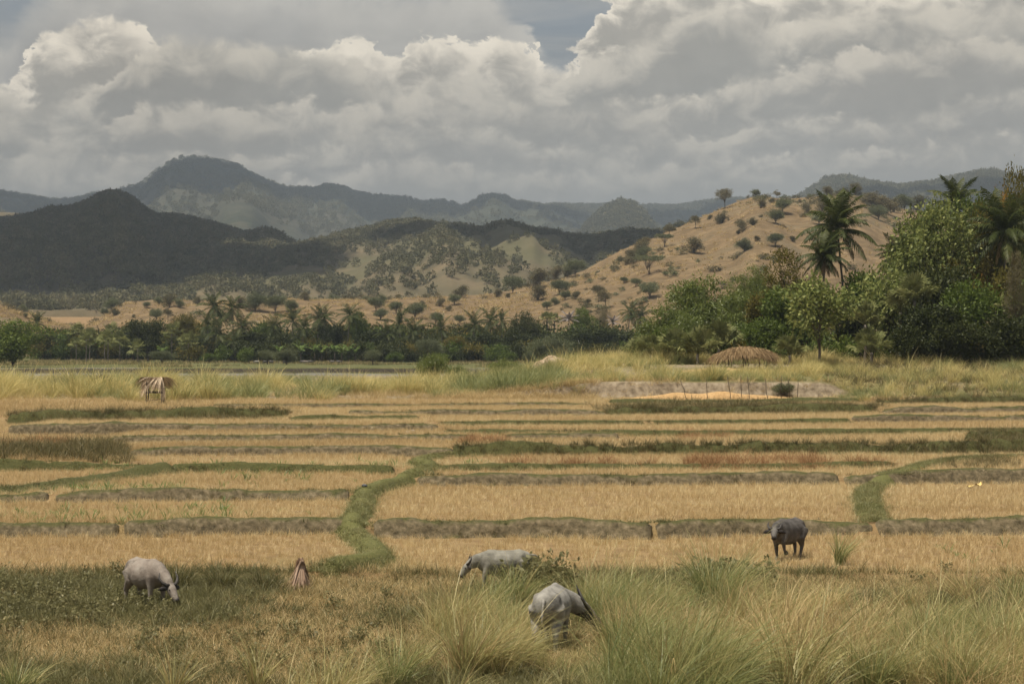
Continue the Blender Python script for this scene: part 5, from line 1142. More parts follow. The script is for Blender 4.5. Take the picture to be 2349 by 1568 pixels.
def hill_xy(px, py):
    return at_px(px, py, 560, 1000, bare_z, 1.)
def build_hill_shrubs():
    A = [(x / 2.667 + 1468, y / 2.667 + 321, r / 2.667, k) for x, y, r, k in [
      (500,510,38,'s'),(455,438,32,'t'),(520,420,48,'t'),(340,540,30,'t'),(710,350,25,'g'),(838,358,20,'t'),(745,418,28,'s'),(810,388,18,'s'),(872,450,45,'g'),(832,512,45,'g'),(740,474,12,'s'),(692,522,28,'s'),(630,560,38,'s'),(605,575,18,'s'),(330,695,50,'s'),(150,655,50,'u'),(640,685,42,'g'),(715,618,18,'s'),(830,655,42,'g'),(1040,354,14,'g'),(1025,452,35,'s'),(1112,455,42,'s'),(1095,520,40,'g'),(1118,404,40,'s'),(1000,472,18,'s'),(935,622,18,'s'),(1040,612,20,'s'),(1205,330,25,'t'),(1240,350,35,'s'),(1320,342,38,'s'),(1150,348,32,'s'),(60,970,50,'g'),(62,822,72,'u'),(155,830,16,'g'),(210,825,14,'s'),(250,520,25,'t'),(180,588,30,'t'),(425,488,16,'s'),(980,384,12,'s'),(22,730,40,'g'),(1440,420,55,'s'),(1500,450,55,'s'),(1460,490,48,'g'),(1550,440,50,'s'),(1400,400,40,'s'),(560,388,24,'t'),(1620,430,50,'g'),(1700,440,50,'s')]]
    A += [(x / 2.802 + 734, y / 2.802 + 321, r / 2.802, k) for x, y, r, k in [
      (2010,785,42,'s'),(2060,745,48,'s'),(1970,805,28,'s'),(2090,715,35,'t'),(1955,922,22,'g'),(2030,945,30,'g'),(1880,832,15,'s'),(1540,995,50,'g'),(1575,1030,34,'g'),(1640,1025,28,'s'),(1510,1060,26,'g'),(1390,950,62,'s'),(1240,985,55,'g'),(1050,990,45,'s'),(1400,1030,50,'s'),(910,1015,42,'s'),(865,1060,34,'g'),(770,1070,28,'s'),(830,1100,20,'s'),(400,1040,26,'g'),(360,1100,45,'g'),(490,1115,40,'g'),(610,1150,55,'g'),(390,1160,40,'g'),(745,1185,40,'g'),(1140,1015,30,'s'),(1210,1012,15,'s'),(1510,902,46,'s'),(1640,878,56,'g'),(1590,880,30,'s'),(1790,1040,40,'t'),(1460,1095,30,'g'),(900,1180,30,'g'),(1835,1080,44,'t'),(1720,1060,22,'s'),(660,1060,16,'s')]]
    A += [(x / 2.802, y / 2.802 + 321, r / 2.802, k) for x, y, r, k in [
      (470,1082,25,'s'),(570,1080,40,'g'),(415,1075,20,'g'),(1020,1058,26,'g'),(1085,1080,45,'s'),(1150,1075,30,'g'),(1270,1055,30,'s'),(945,1082,22,'g'),(1005,1160,40,'g'),(1080,1165,30,'t'),(855,1142,12,'s'),(740,1130,30,'s'),(870,1046,10,'s'),(720,1090,40,'g'),(490,1118,30,'s'),(670,1130,26,'g'),(540,1160,40,'s'),(165,1140,15,'g'),(150,1105,25,'g'),(1640,1100,62,'g'),(1770,1110,56,'g'),(1870,1110,44,'g'),(1960,1030,30,'s'),(1540,1080,36,'s'),(330,1075,20,'s')]]
    A.sort()
    kinds = {'s': ('scrub', 'brown grey shrub'), 'g': ('grey', 'grey green shrub'), 't': ('scrubtree', 'small dry tree'), 'u': ('umbrella', 'flat topped umbrella tree')}
    o = 'first second third fourth fifth sixth seventh eighth ninth tenth eleventh twelfth thirteenth fourteenth fifteenth sixteenth seventeenth eighteenth nineteenth twentieth'.split()
    def ordw(i):
        if i < 20: return o[i]
        t = {2: 'twenty', 3: 'thirty', 4: 'forty', 5: 'fifty'}[(i + 1) // 10]; k = (i + 1) % 10
        return (t + '-' + o[k - 1]) if k else {'twenty': 'twentieth', 'thirty': 'thirtieth', 'forty': 'fortieth', 'fifty': 'fiftieth'}[t]
    cnt = {}
    for px, py, r, k in A:
        p = hill_xy(px, py); kd, word = kinds[k]
        zone = 'on the dry scarp behind the tree line' if px < 1230 else ('on the foot of the golden hill' if py > 560 else ('along the crest of the golden hill' if py < 478 else 'on the slope of the golden hill'))
        sz = 'large' if r > 14 else ('small' if r < 8 else 'rounded')
        key = (word, zone); i = cnt.get(key, 0); cnt[key] = i + 1
        W = 2 * r * p.y / FPX * 1.35; H = W * {'s': .78, 'g': .8, 't': 1.05, 'u': .62}[k]; VAR[0] += 1
        tree(kd, p - Vector((0, 0, .25)), H, W, '%s %s, %s from the left %s' % (sz, word, ordw(i), zone), 'tree' if k in 'tu' else 'shrub', 'hill_tree' if k in 'tu' else 'hill_shrub', VAR[0], None, 'shrubs and trees on the dry hill')
    g = rng; n = 1500; u = g.uniform(-.29, .29, n); zf, dc, D0 = HILLS['bare_hill']; t = g.uniform(0, 1.0, n) ** .8; d = D0 + t * (dc(u) - D0); x = u * d
    kk = fbm(x / 40, d / 60, 931, 3) + g.normal(0, .12, n) > .16; x, d = x[kk], d[kk]
    cs = variant_collection('hill_scrub_variant', [tree_meshes(970 + i, H=2.2, R=1.5, base=.02, n_clump=22, n_leaf=16, leaf=.36, spread=.36, mat=L_SCRUB if i < 3 else L_GREYG, lobes=4)[1] for i in range(4)])
    scatter('hill_scrub', cs, 4, np.stack([x, d, bare_z(x, d) - .1], 1), g.uniform(.35, 1.25, len(x))[:, None] * np.stack([g.uniform(.8, 1.6, len(x)), g.uniform(.8, 1.6, len(x)), g.uniform(.6, 1., len(x))], 1), None, None, 'low dry scrub gathered in the folds of the golden hill', 'scrub')
    # fine dry tufts over the slope
    g = rng; n = 9000; u = g.uniform(-.29, .29, n); zf, dc, D0 = HILLS['bare_hill']; t = g.uniform(0, 1.02, n) ** .7; d = D0 + t * (dc(u) - D0); x = u * d
    k = fbm(x / 25, d / 25, 901, 3) + g.normal(0, .25, n) > .05; x, d = x[k], d[k]
    c = variant_collection('hill_tuft', [clump('hill_tuft', [DRYG], [dict(n=20, h=.7, w=.16, r=.6, seg=2, lean=.5, bend=.4, hv=.4)], 960 + i) for i in range(3)])
    scatter('hill_dry_grass', c, 3, np.stack([x, d, bare_z(x, d)], 1), g.uniform(.5, 1.4, len(x)), None, None, 'dry grass tufts over the golden hill', 'grass')
build_tree_line(); build_undergrowth(); build_grove(); build_hill_shrubs()
# ------------------------------------------------------------------ water buffalo
def hide(name, a, b, c, sc=3.):
    return noise_mat(name, [(.3, a), (.5, b), (.72, c)], sc, 6, .7, .6, 22., second=(2.2, .50, .66, tuple(v * .5 for v in a), .6), bdist=.03)
HIDE_PALE = hide('pale_hide', (.17, .138, .112), (.245, .205, .17), (.31, .275, .235)); HIDE_GREY = hide('grey_hide', (.16, .15, .12), (.23, .215, .175), (.33, .31, .26))
HIDE_WHITE = hide('dusty_white_hide', (.17, .158, .135), (.26, .245, .215), (.36, .34, .30)); HIDE_DARK = hide('dark_hide', (.055, .048, .042), (.095, .085, .076), (.17, .158, .143))
HORN = noise_mat('horn', [(.3, (.03, .027, .025)), (.7, (.08, .07, .062))], 6., 4, .5, .3, 30.); DARK = noise_mat('dark_skin', [(.3, (.018, .015, .014)), (.7, (.045, .038, .034))], 8., 4, .6)
def remeshed(b, name, vox=.032, it=5):
    me = b.mesh(name); o = bpy.data.objects.new(name, me); COL.objects.link(o)
    m = o.modifiers.new('r', 'REMESH'); m.mode = 'VOXEL'; m.voxel_size = vox; m.use_smooth_shade = True
    s = o.modifiers.new('s', 'SMOOTH'); s.factor = .5; s.iterations = it
    dg = bpy.context.evaluated_depsgraph_get(); out = bpy.data.meshes.new_from_object(o.evaluated_get(dg)); out.name = name
    bpy.data.objects.remove(o); shade(out); return out
def ball(c, r):
    b = MB(); t = np.linspace(0, np.pi, 7); P = np.array(c) + np.stack([-np.cos(t) * r, 0 * t, 0 * t], 1); b.tube(P, np.sin(t) * r + 1e-3, 8); return b
def buffalo(label, loc, rz, sc, mat, hp, mp, legs=None, horn=1., dark_ears=True, tail=None, belly=1., name='water_buffalo', head_mat=None):
    """hp/mp: poll and muzzle of the head in the animal's own frame (x forward, z up)"""
    hp = np.array(hp, float); mp = np.array(mp, float)
    r = thing(name, label, 'water buffalo', loc, rz, None, sc); b = MB()
    x = np.array([-1.0, -.93, -.78, -.5, -.12, .25, .5, .68, .82]); z = np.array([1.04, 1.03, 1.0, .93, .88, .9, .95, 1.0, 1.03])
    ry = np.array([.07, .19, .29, .35, .40 * belly, .38 * belly, .32, .25, .15]); rz_ = np.array([.09, .22, .31, .36, .42, .42, .38, .32, .22])
    b.tube(np.stack([x, 0 * x, z], 1), np.stack([ry, rz_], 1), 18)
    b.tube(np.array([(-.8, 0, 1.22), (-.6, 0, 1.27), (-.3, 0, 1.25), (.1, 0, 1.26), (.45, 0, 1.29), (.65, 0, 1.22)]), np.array([.05, .08, .07, .07, .08, .05]), 8)      # backbone
    for s in (-1, 1): b.tube([(-.74, s * .08, 1.18), (-.62, s * .19, 1.15), (-.45, s * .2, 1.05)], [.08, .12, .10], 8)                                     # hip bones
    n0 = np.array([.55, 0, 1.0]); mid = (n0 + hp) / 2 + np.array([.06, 0, .06])
    b.tube(np.array([n0, n0 * .6 + mid * .4, mid, mid * .4 + hp * .6, hp]), np.array([(.24, .30), (.21, .27), (.165, .225), (.14, .185), (.12, .15)]), 14)
    f = (mp - hp) / np.linalg.norm(mp - hp); hl = np.linalg.norm(mp - hp)
    b.tube(np.array([hp - f * .12, hp, hp + f * hl * .25, hp + f * hl * .55, hp + f * hl * .85, mp]), np.array([(.08, .09), (.135, .135), (.135, .15), (.10, .125), (.085, .095), (.075, .07)]), 14)
    L = dict(fl=[(.52, .19, .9), (.53, .2, .47), (.52, .2, .13), (.57, .2, .0)], fr=[(.52, -.19, .9), (.53, -.2, .47), (.52, -.2, .13), (.57, -.2, .0)],
             hl=[(-.66, .17, .95), (-.56, .21, .66), (-.82, .22, .40), (-.80, .22, .13), (-.75, .22, 0)], hr=[(-.66, -.17, .95), (-.56, -.21, .66), (-.82, -.22, .40), (-.80, -.22, .13), (-.75, -.22, 0)])
    L.update(legs or {})
    feet = []
    for k, P in L.items():
        P = np.array(P, float); R = [.15, .078, .052, .062] if k[0] == 'f' else [.24, .165, .075, .052, .062]
        b.tube(P, R, 10); feet.append((P[-2], P[-1]))
    body = remeshed(b, 'body'); obj('body', body, mat, r)
    if head_mat:
        body.materials.append(head_mat); C = np.empty(len(body.polygons) * 3, np.float32); body.polygons.foreach_get('center', C); C = C.reshape(-1, 3) - hp
        t_ = C @ f; rad = np.linalg.norm(C - t_[:, None] * f, axis=1); body.polygons.foreach_set('material_index', ((t_ > -.12 + .06 * np.sin(C[:, 2] * 30)) & (rad < .26)).astype(np.int32))
    lat = np.cross(np.array([0, 0, 1.]), f); lat /= np.linalg.norm(lat) + 1e-6; u = np.cross(f, lat)
    for s in (-1, 1):
        h = MB(); o0 = hp + u * .07 + f * .02; h.tube(np.array([o0 + lat * s * .05, o0 + lat * s * .16 - f * .03, o0 + lat * s * .30 * horn - f * .14 * horn, o0 + lat * s * .36 * horn - f * .30 * horn + u * .03, o0 + lat * s * .30 * horn - f * .46 * horn + u * .10]), [.05, .05, .042, .03, .008], 8); obj('horn', h.mesh('horn', True), HORN, r)
        e = MB(); e0 = hp + f * .06 + u * .02; e.tube(np.array([e0 + lat * s * .10, e0 + lat * s * .18 - u * .01, e0 + lat * s * .28 - u * .05 - f * .02, e0 + lat * s * .36 - u * .10 - f * .03]), np.array([(.02, .03), (.03, .065), (.025, .06), (.006, .012)]), 8); obj('ear', e.mesh('ear', True), DARK if dark_ears else mat, r)
        obj('eye', ball(hp + f * hl * .30 + lat * s * .115 + u * .06, .022).mesh('eye', True), DARK, r)
    m = MB(); m.tube(np.array([mp - f * .07, mp - f * .02, mp + f * .012]), np.array([(.088, .088), (.085, .08), (.05, .045)]), 10); obj('muzzle', m.mesh('muzzle', True), DARK, r)
    for a, c in feet:
        d = (c - a) / (np.linalg.norm(c - a) + 1e-6); h = MB(); h.tube(np.array([c - d * .05, c + d * .0, c + d * .045]), [.06, .07, .072], 8); obj('hoof', h.mesh('hoof', True), HORN, r)
    t = MB(); TP = np.array(tail if tail else [(-.97, 0, 1.15), (-1.06, .0, 1.02), (-1.07, .02, .75), (-1.05, .03, .5)]); t.tube(TP, np.linspace(.035, .015, len(TP)), 6); tl = obj('tail', t.mesh('tail', True), mat, r)
    q = MB(); q.tube(np.array([TP[-1], TP[-1] + (TP[-1] - TP[-2]) * .25, TP[-1] + (TP[-1] - TP[-2]) * .5]), [.015, .035, .005], 6); tf = obj('tail_tuft', q.mesh('tail_tuft', True), DARK, tl)
    return r
def copy_tree(o, parent=None):
    c = o.copy(); COL.objects.link(c); c.parent = parent
    for ch in list(o.children): copy_tree(ch, c)
    return c
def fg(px, py):
    D = 30600. / (py - 807.) if py > 1318 else 39423. / (py - 660.); x = float(U(px) * D); return Vector((x, D, float(terr_z(x, D))))
def build_animals():
    buffalo('pale pinkish buffalo grazing in green weeds at left, head down to the right', fg(338, 1388), math.radians(-50), .94, HIDE_PALE, (1.25, 0, .66), (1.60, .03, .26), horn=.85, belly=1.12)
    b2 = buffalo('grey buffalo walking left with lowered head at the edge of the stubble', fg(1152, 1352), math.radians(196), .86, HIDE_GREY, (1.12, 0, .86), (1.42, -.05, .48), horn=.7,
            tail=[(-.97, 0, 1.15), (-1.15, 0, 1.12), (-1.27, 0, .98), (-1.18, 0, .84), (-1.06, 0, .8)], legs=dict(fl=[(.52, .19, .9), (.66, .2, .47), (.70, .2, .13), (.76, .2, 0)], hr=[(-.66, -.2, .95), (-.62, -.24, .66), (-.95, -.22, .42), (-1.0, -.22, .13), (-.96, -.22, 0)]))
    buffalo('dusty white buffalo seen from behind in the tall front grass, head down to the right', fg(1266, 1486), math.radians(79), 1.06, HIDE_WHITE, (.95, -.62, .66), (1.02, -.92, .26), horn=1.3, belly=1.02, head_mat=HIDE_DARK)
    buffalo('dark grey buffalo walking left across the stubble with one front leg raised', fg(1806, 1285), math.radians(236), .97, HIDE_DARK, (1.10, .08, 1.02), (1.42, .22, .78), horn=.6, dark_ears=True, belly=.78,
            legs=dict(fl=[(.52, .19, .9), (.70, .2, .60), (.62, .2, .36), (.52, .2, .27)], fr=[(.5, -.19, .9), (.42, -.2, .47), (.36, -.2, .13), (.40, -.2, 0)], hl=[(-.66, .2, .95), (-.45, .24, .66), (-.62, .22, .40), (-.50, .22, .13), (-.45, .22, 0)], hr=[(-.66, -.2, .95), (-.68, -.24, .66), (-1.0, -.22, .42), (-1.02, -.22, .13), (-.98, -.22, 0)]))
    G = 'cattle on the meadow across the river'
    far = [(589, 400, 180, HIDE_GREY, 'greyish animal furthest left on the far meadow'), (609, 402, 10, HIDE_DARK, 'dark animal facing right under the left dark bush on the far meadow'), (622, 398, 170, HIDE_DARK, 'dark animal under the left dark bush on the far meadow'), (655, 396, 0, HIDE_DARK, 'dark animal under the wide dark bush on the far meadow'),
           (694, 405, 185, HIDE_DARK, 'dark animal left of the tan one on the far meadow'), (701, 398, 200, HIDE_PALE, 'tan animal between two dark ones on the far meadow'), (712, 406, 5, HIDE_DARK, 'dark animal right of the tan one on the far meadow'), (762, 404, 175, HIDE_DARK, 'dark left animal of a grazing pair on the far meadow'), (777, 403, -5, HIDE_DARK, 'dark right animal of a grazing pair on the far meadow')]
    for i, (px, D, a, mt, lab) in enumerate(far):
        c = copy_tree(b2); c.location = spot(px, D); c.rotation_euler = (0, 0, math.radians(a)); c.scale = (.55,) * 3; c['label'] = lab; c['group'] = G
        for ch in c.children:
            if ch.name.startswith(('body', 'tail')) and not ch.name.startswith('tail_'):
                ch.data = ch.data.copy(); ch.data.materials.clear(); ch.data.materials.append(mt)
build_animals()

# ------------------------------------------------------------------ huts, heaps, stakes
WOOD = noise_mat('weathered_pole', [(.3, (.05, .038, .026)), (.7, (.13, .10, .07))], 8., 4, .9, .5, 30., stretch=(1, 1, .2))
THATCH = leaf_mat('dry_thatch', [(0, (0.364, 0.260, 0.163)), (.5, (0.598, 0.455, 0.305)), (1, (0.850, 0.702, 0.507))], .15, .03, .5, .1)
THATCH_OLD = leaf_mat('old_thatch', [(0, (.16, .105, .055)), (.5, (.30, .205, .11)), (1, (.47, .34, .19))], .15, .0, .5, .1)
GRAIN = noise_mat('straw_heap_straw', [(.3, (.34, .205, .085)), (.5, (.46, .29, .13)), (.72, (.55, .37, .19))], 5., 6, .9, .8, 20.)
def strands(A, Dv, n, L, w, g, sag=.5, jit=.12, seg=4):
    """n thatch strips starting along polyline A and falling along direction(s) Dv"""
    A = np.asarray(A, float); t = g.uniform(0, 1, n); s = np.linspace(0, 1, len(A)); P0 = np.stack([np.interp(t, s, A[:, i]) for i in range(3)], 1) + g.normal(0, .02, (n, 3))
    Dv = np.asarray(Dv, float); Dd = np.stack([np.interp(t, np.linspace(0, 1, len(Dv)), Dv[:, i]) for i in range(3)], 1) + g.normal(0, jit, (n, 3))
    ln = L * g.uniform(.75, 1.15, n); q = np.linspace(0, 1, seg + 1)
    C = P0[:, None] + Dd[:, None] * (q[None, :, None] * ln[:, None, None]); C[..., 2] -= sag * (q ** 2)[None] * ln[:, None]
    sd = np.cross(Dd, [0, 0, 1.]); sd /= np.linalg.norm(sd, axis=1)[:, None] + 1e-6; sd[:, 2] += g.normal(0, .3, n)
    W = w * g.uniform(.6, 1.4, n)[:, None] * (1 - .75 * q ** 2)[None]
    V = np.stack([C - sd[:, None] * W[..., None], C + sd[:, None] * W[..., None]], 2).reshape(-1, 3); b = (np.arange(n) * (seg + 1) * 2)[:, None]; j = np.arange(seg)[None] * 2
    return V, np.stack([b + j, b + j + 1, b + j + 3, b + j + 2], -1).reshape(-1, 4)
def pole(parent, name, a, c, r, mat=None, wob=.015):
    b = MB(); g = np.random.default_rng(int(abs(a[0] * 97 + c[2] * 31 + a[1] * 13) * 10)); t = np.linspace(0, 1, 6)[:, None]; P = np.array(a) + (np.array(c) - np.array(a)) * t + g.normal(0, wob, (6, 3)) * np.sin(t * np.pi)
    b.tube(P, np.linspace(r, r * .85, 6), 6); return obj(name, b.mesh(name, True), mat or WOOD, parent)
def build_huts():
    g = np.random.default_rng(3)
    p = fg(356, 928); h = thing('field_hut', 'small raised field hut on four poles with pale palm leaf roof', 'hut', p)
    for x in (-.58, .58):
        for y in (-.45, .45): pole(h, 'post', (x, y, -.25), (x * .97, y, 1.75), .05)
    for y in (-.45, .45): pole(h, 'platform_beam', (-.66, y - .06, .92), (.66, y - .06, .90), .05)
    for k in range(7): pole(h, 'platform_slat', (-.6 + k * .2, -.55, .98), (-.6 + k * .2, .55, .98), .025)
    pole(h, 'brace', (-.6, -.5, .30), (.6, -.5, .42), .03, wob=.05)
    pole(h, 'ridge_pole', (-1.0, 0, 2.02), (1.05, 0, 1.98), .035)
    for z in (1.25, 1.0): pole(h, 'side_rail', (.5, -.3, z), (1.05, -.35, z + .03), .015)
    pole(h, 'roof_stick', (-.62, .1, 1.9), (-.62, .12, 2.42), .015); pole(h, 'roof_tie', (-.62, -.62, 1.62), (.85, -.6, 1.36), .012)
    def th(nm, mat, *sets):
        b = MB()
        for s in sets: b.add(*strands(*s[:5], g, **s[5]))
        return obj(nm, b.mesh(nm), mat, h)
    th('front_thatch', THATCH, ([(.5, -.03, 2.0), (.3, -.03, 2.0), (-.3, -.02, 2.0)], [(.12, -.45, -.55), (-.45, -.5, -.35), (-1.0, -.35, .02)], 230, 1.05, .022, dict(sag=.45, jit=.08)), ([(.45, -.05, 2.0), (.55, -.05, 1.9)], [(.12, -.35, -.9), (.22, -.25, -.85)], 60, 1.35, .02, dict(sag=.2, jit=.06)), ([(-.45, -.3, 1.75), (-.75, -.2, 1.7)], [(-.12, -.3, -.8), (-.3, -.2, -.7)], 90, 1.0, .02, dict(sag=.3, jit=.08)))
    th('left_thatch', THATCH_OLD, ([(-.3, 0, 2.02), (-.9, 0, 2.0)], [(-.6, -.2, .0), (-.75, .1, -.1)], 150, .8, .022, dict(sag=.7, jit=.18)), ([(-.6, .2, 1.9), (-.9, 0, 1.8)], [(-.4, .3, -.5), (-.3, 0, -.8)], 80, .7, .02, dict(sag=.4)))
    th('right_thatch', THATCH_OLD, ([(.5, 0, 2.02), (.95, 0, 1.98)], [(.6, -.15, .05), (.75, .1, -.05)], 170, .85, .02, dict(sag=.75, jit=.18)), ([(.7, -.1, 1.95), (1.0, .1, 1.85)], [(.3, -.1, -.6), (.35, .2, -.5)], 90, .8, .018, dict(sag=.35)))
    th('back_thatch', THATCH_OLD, ([(-.7, .03, 2.0), (.7, .03, 2.0)], [(-.2, .6, -.3), (.2, .6, -.3)], 180, 1.0, .025, dict(sag=.5)))
    def shelter(nm, lab, p, W, Hh, dep, posts, n, mat, tilt):
        s = thing(nm, lab, 'shelter', p); xs = np.linspace(-W / 2, W / 2, 9); rz = Hh * np.array(tilt)
        A = np.stack([xs, 0 * xs, rz], 1)
        for (x, y, top) in posts: pole(s, 'post', (x, y, -.25), (x + .03, y, top), .05, wob=.03)
        rb = MB(); rb.tube(A - [0, 0, .06], np.full(9, .04), 5); obj('ridge_pole', rb.mesh('ridge_pole', True), WOOD, s)
        for sg, pn in ((-1, 'front_thatch'), (1, 'back_thatch')):
            b = MB(); fan = np.stack([np.linspace(-.75, .75, 9), np.full(9, sg * .8), np.full(9, -.22)], 1)
            b.add(*strands(A, fan, n, dep, .021, g, sag=.32, jit=.15)); lowA = A + np.array([0, sg * dep * .45, -.26 * dep]); lowA[:, 0] *= 1.08
            b.add(*strands(lowA, fan, n, dep * .75, .021, g, sag=.55, jit=.18)); b.add(*strands(A + [0, -sg * .05, .03], fan, n // 2, dep * .6, .03, g, sag=.2, jit=.2)); obj(pn, b.mesh(pn), mat, s)
        for sx, pn in ((-1, 'left_eave'), (1, 'right_eave')):
            b = MB(); e = A[0] if sx < 0 else A[-1]; b.add(*strands([e + [-sx * .6, -.6, -.1], e + [-sx * .2, 0, .05], e + [-sx * .6, .6, -.1]], [(sx * .7, -.4, -.3), (sx * .9, 0, -.2), (sx * .7, .4, -.3)], n // 2, dep * .65, .028, g, sag=.6, jit=.16)); obj(pn, b.mesh(pn), mat, s)
        return s
    p = spot(1706, 177); p.z = float(terr_z(p.x, p.y))
    shelter('thatch_shelter', 'wide open shelter with rounded brown thatch roof before the grove', p, 4.7, 1.95, 1.2, [(-1.7, -.6, 1.1), (-1.42, -.5, 1.25), (-1.15, -.6, 1.3), (-.1, -.6, 1.5), (.3, -.55, 1.5), (1.5, .5, 1.2), (-1.6, .6, 1.1), (.2, .6, 1.5), (1.3, -.5, 1.2)], 760, THATCH_OLD, [.62, .78, .90, .97, 1.0, .99, .94, .86, .74])
    p = spot(1268, 196); shelter('thatch_shelter', 'small low straw shelter in the pale grass left of the mud wall', p, 2.7, 1.45, .8, [(-1.15, -.35, .8), (-.35, -.4, .95), (.4, -.35, 1.1), (.2, .4, 1.1), (1.05, .3, .95)], 420, THATCH, [.55, .68, .85, 1.0, 1.0, .9, .84, .8, .7])
    # heaps of straw and grain
    def heap(lab, px0, px1, D, hgt, dep, seed):
        n, m = 70, 14; xs = np.linspace(float(U(px0) * D), float(U(px1) * D), n); ys = np.linspace(D - dep, D + dep, m); X, Y = np.meshgrid(xs, ys, indexing='ij')
        a = np.sin(np.linspace(0, np.pi, n)) ** .7; prof = a[:, None] * np.cos(np.linspace(-np.pi / 2, np.pi / 2, m))[None] ** .9
        Z = hgt * prof * (.55 + .6 * vnoise(X * .55, Y * .8, seed)) + fbm(X * 4, Y * 4, seed, 3) * .03; c = Vector((float(xs.mean()), D, float(terr_z(xs.mean(), D))))
        G_ = terr_z(X, Y); me = grid_mesh('straw_heap', X - c.x, Y - c.y, Z + G_ - c.z - .06); o = obj('straw_heap', me, GRAIN, None, c); tag(o, lab, 'straw heap', 'straw heaps')
    heap('long orange straw heap spread below the mud wall', 1405, 1850, 154.4, .62, .95, 5); heap('orange straw heap beside the thatch shelter', 1560, 1715, 174.6, .5, .9, 9)
    o = 'first second third fourth fifth sixth seventh eighth ninth'.split()
    for i, (x0, y0, x1, y1) in enumerate([(110,135,155,250),(275,130,290,250),(415,105,440,245),(502,100,507,245),(545,95,560,235),(660,110,678,240),(765,90,770,235),(808,100,825,230),(875,145,870,255)]):
        bx = 1523 + x1 / 2.844; D = 152.9 + .12 * i; q = spot(bx, D); r = thing('stake', 'thin crooked stake, %s from the left in the row by the straw heap' % o[i], 'stake', q, 0, 'stakes by the straw heap'); hgt = (y1 - y0) / 2.844 * D / FPX + .15; dx = (x0 - x1) / 2.844 * D / FPX
        pole(r, 'pole', (0, 0, -.25), (dx, 0, hgt), .028, wob=.04)
        if i % 3 == 1: pole(r, 'twig', (dx * .8, 0, hgt * .8), (dx * .8 + .18, .02, hgt * 1.02), .012)
    # white cloth flags on the meadow, small litter
    CLOTH = noise_mat('white_cloth', [(.3, (.62, .62, .60)), (.7, (.78, .78, .76))], 6.); YEL = noise_mat('pale_yellow_sheet', [(.3, (.62, .46, .16)), (.7, (.74, .58, .25))], 4.); STONE = noise_mat('blue_grey_stone', [(.3, (.06, .065, .075)), (.7, (.13, .14, .155))], 9., bump=.5)
    for px, D, hh, lab in [(1442, 415, 3.6, 'white cloth flag on a leaning pole at the right of the meadow'), (1324, 425, 5.0, 'small white flag beside the grey green feathery trees'), (1012, 242, 1.6, 'white cloth hanging on the bright green river bush'), (1252, 412, 2.2, 'white cloth on a stick left of the feathery trees')]:
        q = spot(px, D); r = thing('cloth_flag', lab, 'flag', q, 0, 'white cloth flags'); pole(r, 'pole', (0, 0, -.3), (.25, 0, hh), .035); b = MB(); n = 6
        V = [(.22 + .05 * math.sin(i * 1.3) + .35 * i / n, .06 * math.sin(i * 2.), hh - .05 - .9 * i / n + (0 if s else -.35 * (1 - i / n))) for i in range(n + 1) for s in (0, 1)]; b.add(V, np.array([[2 * i, 2 * i + 1, 2 * i + 3, 2 * i + 2] for i in range(n)])); obj('cloth', b.mesh('cloth'), CLOTH, r)
    q = f2w([(2236, 1108)])[0]; X, Y = np.meshgrid(np.linspace(-.32, .32, 9), np.linspace(-.22, .22, 6), indexing='ij'); Z = .14 + fbm(X * 5, Y * 5, 3, 3) * .14 + X * .2
    tag(obj('plastic_sheet', grid_mesh('plastic_sheet', X, Y, Z), YEL, None, (q[0], q[1], float(terr_z(q[0], q[1])))), 'crumpled pale yellow sheet lying below the right field bank', 'plastic sheet')
    q = f2w([(836, 1136)])[0]; b = ball((0, 0, 0), .09); me = b.mesh('stone', True); V = np.array([v.co[:] for v in me.vertices]); V *= (1 + .25 * fbm(V[:, 0] * 9, V[:, 1] * 9 + V[:, 2] * 7, 2, 3))[:, None] * [1.3, .9, .7]; me.vertices.foreach_set('co', V.astype(np.float32).ravel())
    tag(obj('stone', me, STONE, None, (q[0], q[1], float(terr_z(q[0], q[1])) + .37)), 'small blue grey stone on the winding footpath', 'stone')
    q = f2w([(941, 995)])[0]; X, Y = np.meshgrid(np.linspace(-.25, .25, 6), np.linspace(-.1, .1, 4), indexing='ij'); tag(obj('paper_scrap', grid_mesh('paper_scrap', X, Y, .16 + .05 * np.sin(X * 12)), CLOTH, None, (q[0], q[1], float(terr_z(q[0], q[1])))), 'white scrap lying in the upper left stubble', 'scrap')
    # bundle of dry palm leaves standing by the path
    p = fg(690, 1352); r = thing('dry_leaf_bundle', 'cone of dry pinkish palm leaves standing beside the footpath', 'leaf bundle', p); PINK = leaf_mat('dry_pink_leaf', [(0, (.24, .15, .10)), (.5, (.40, .27, .19)), (1, (.54, .40, .29))], .2, .02, .5, .5)
    ms = []
    for k in range(3):
        b = MB(); b.add(*strands([(0, 0, .86), (0, 0, .80)], [(.3, 0, -.75), (.36, 0, -.72)], 7, .92, .022, np.random.default_rng(k), sag=.02, jit=.05)); me = b.mesh('dry_leaf'); me.materials.append(PINK); ms.append(me)
    for k in range(26):
        f = obj('dry_leaf', ms[k % 3], None, r); f.rotation_euler = (g.normal(0, .06), g.normal(0, .06), k * 2.4); f.scale = (g.uniform(.8, 1.2), g.uniform(.8, 1.2), g.uniform(.8, 1.08))
build_huts()

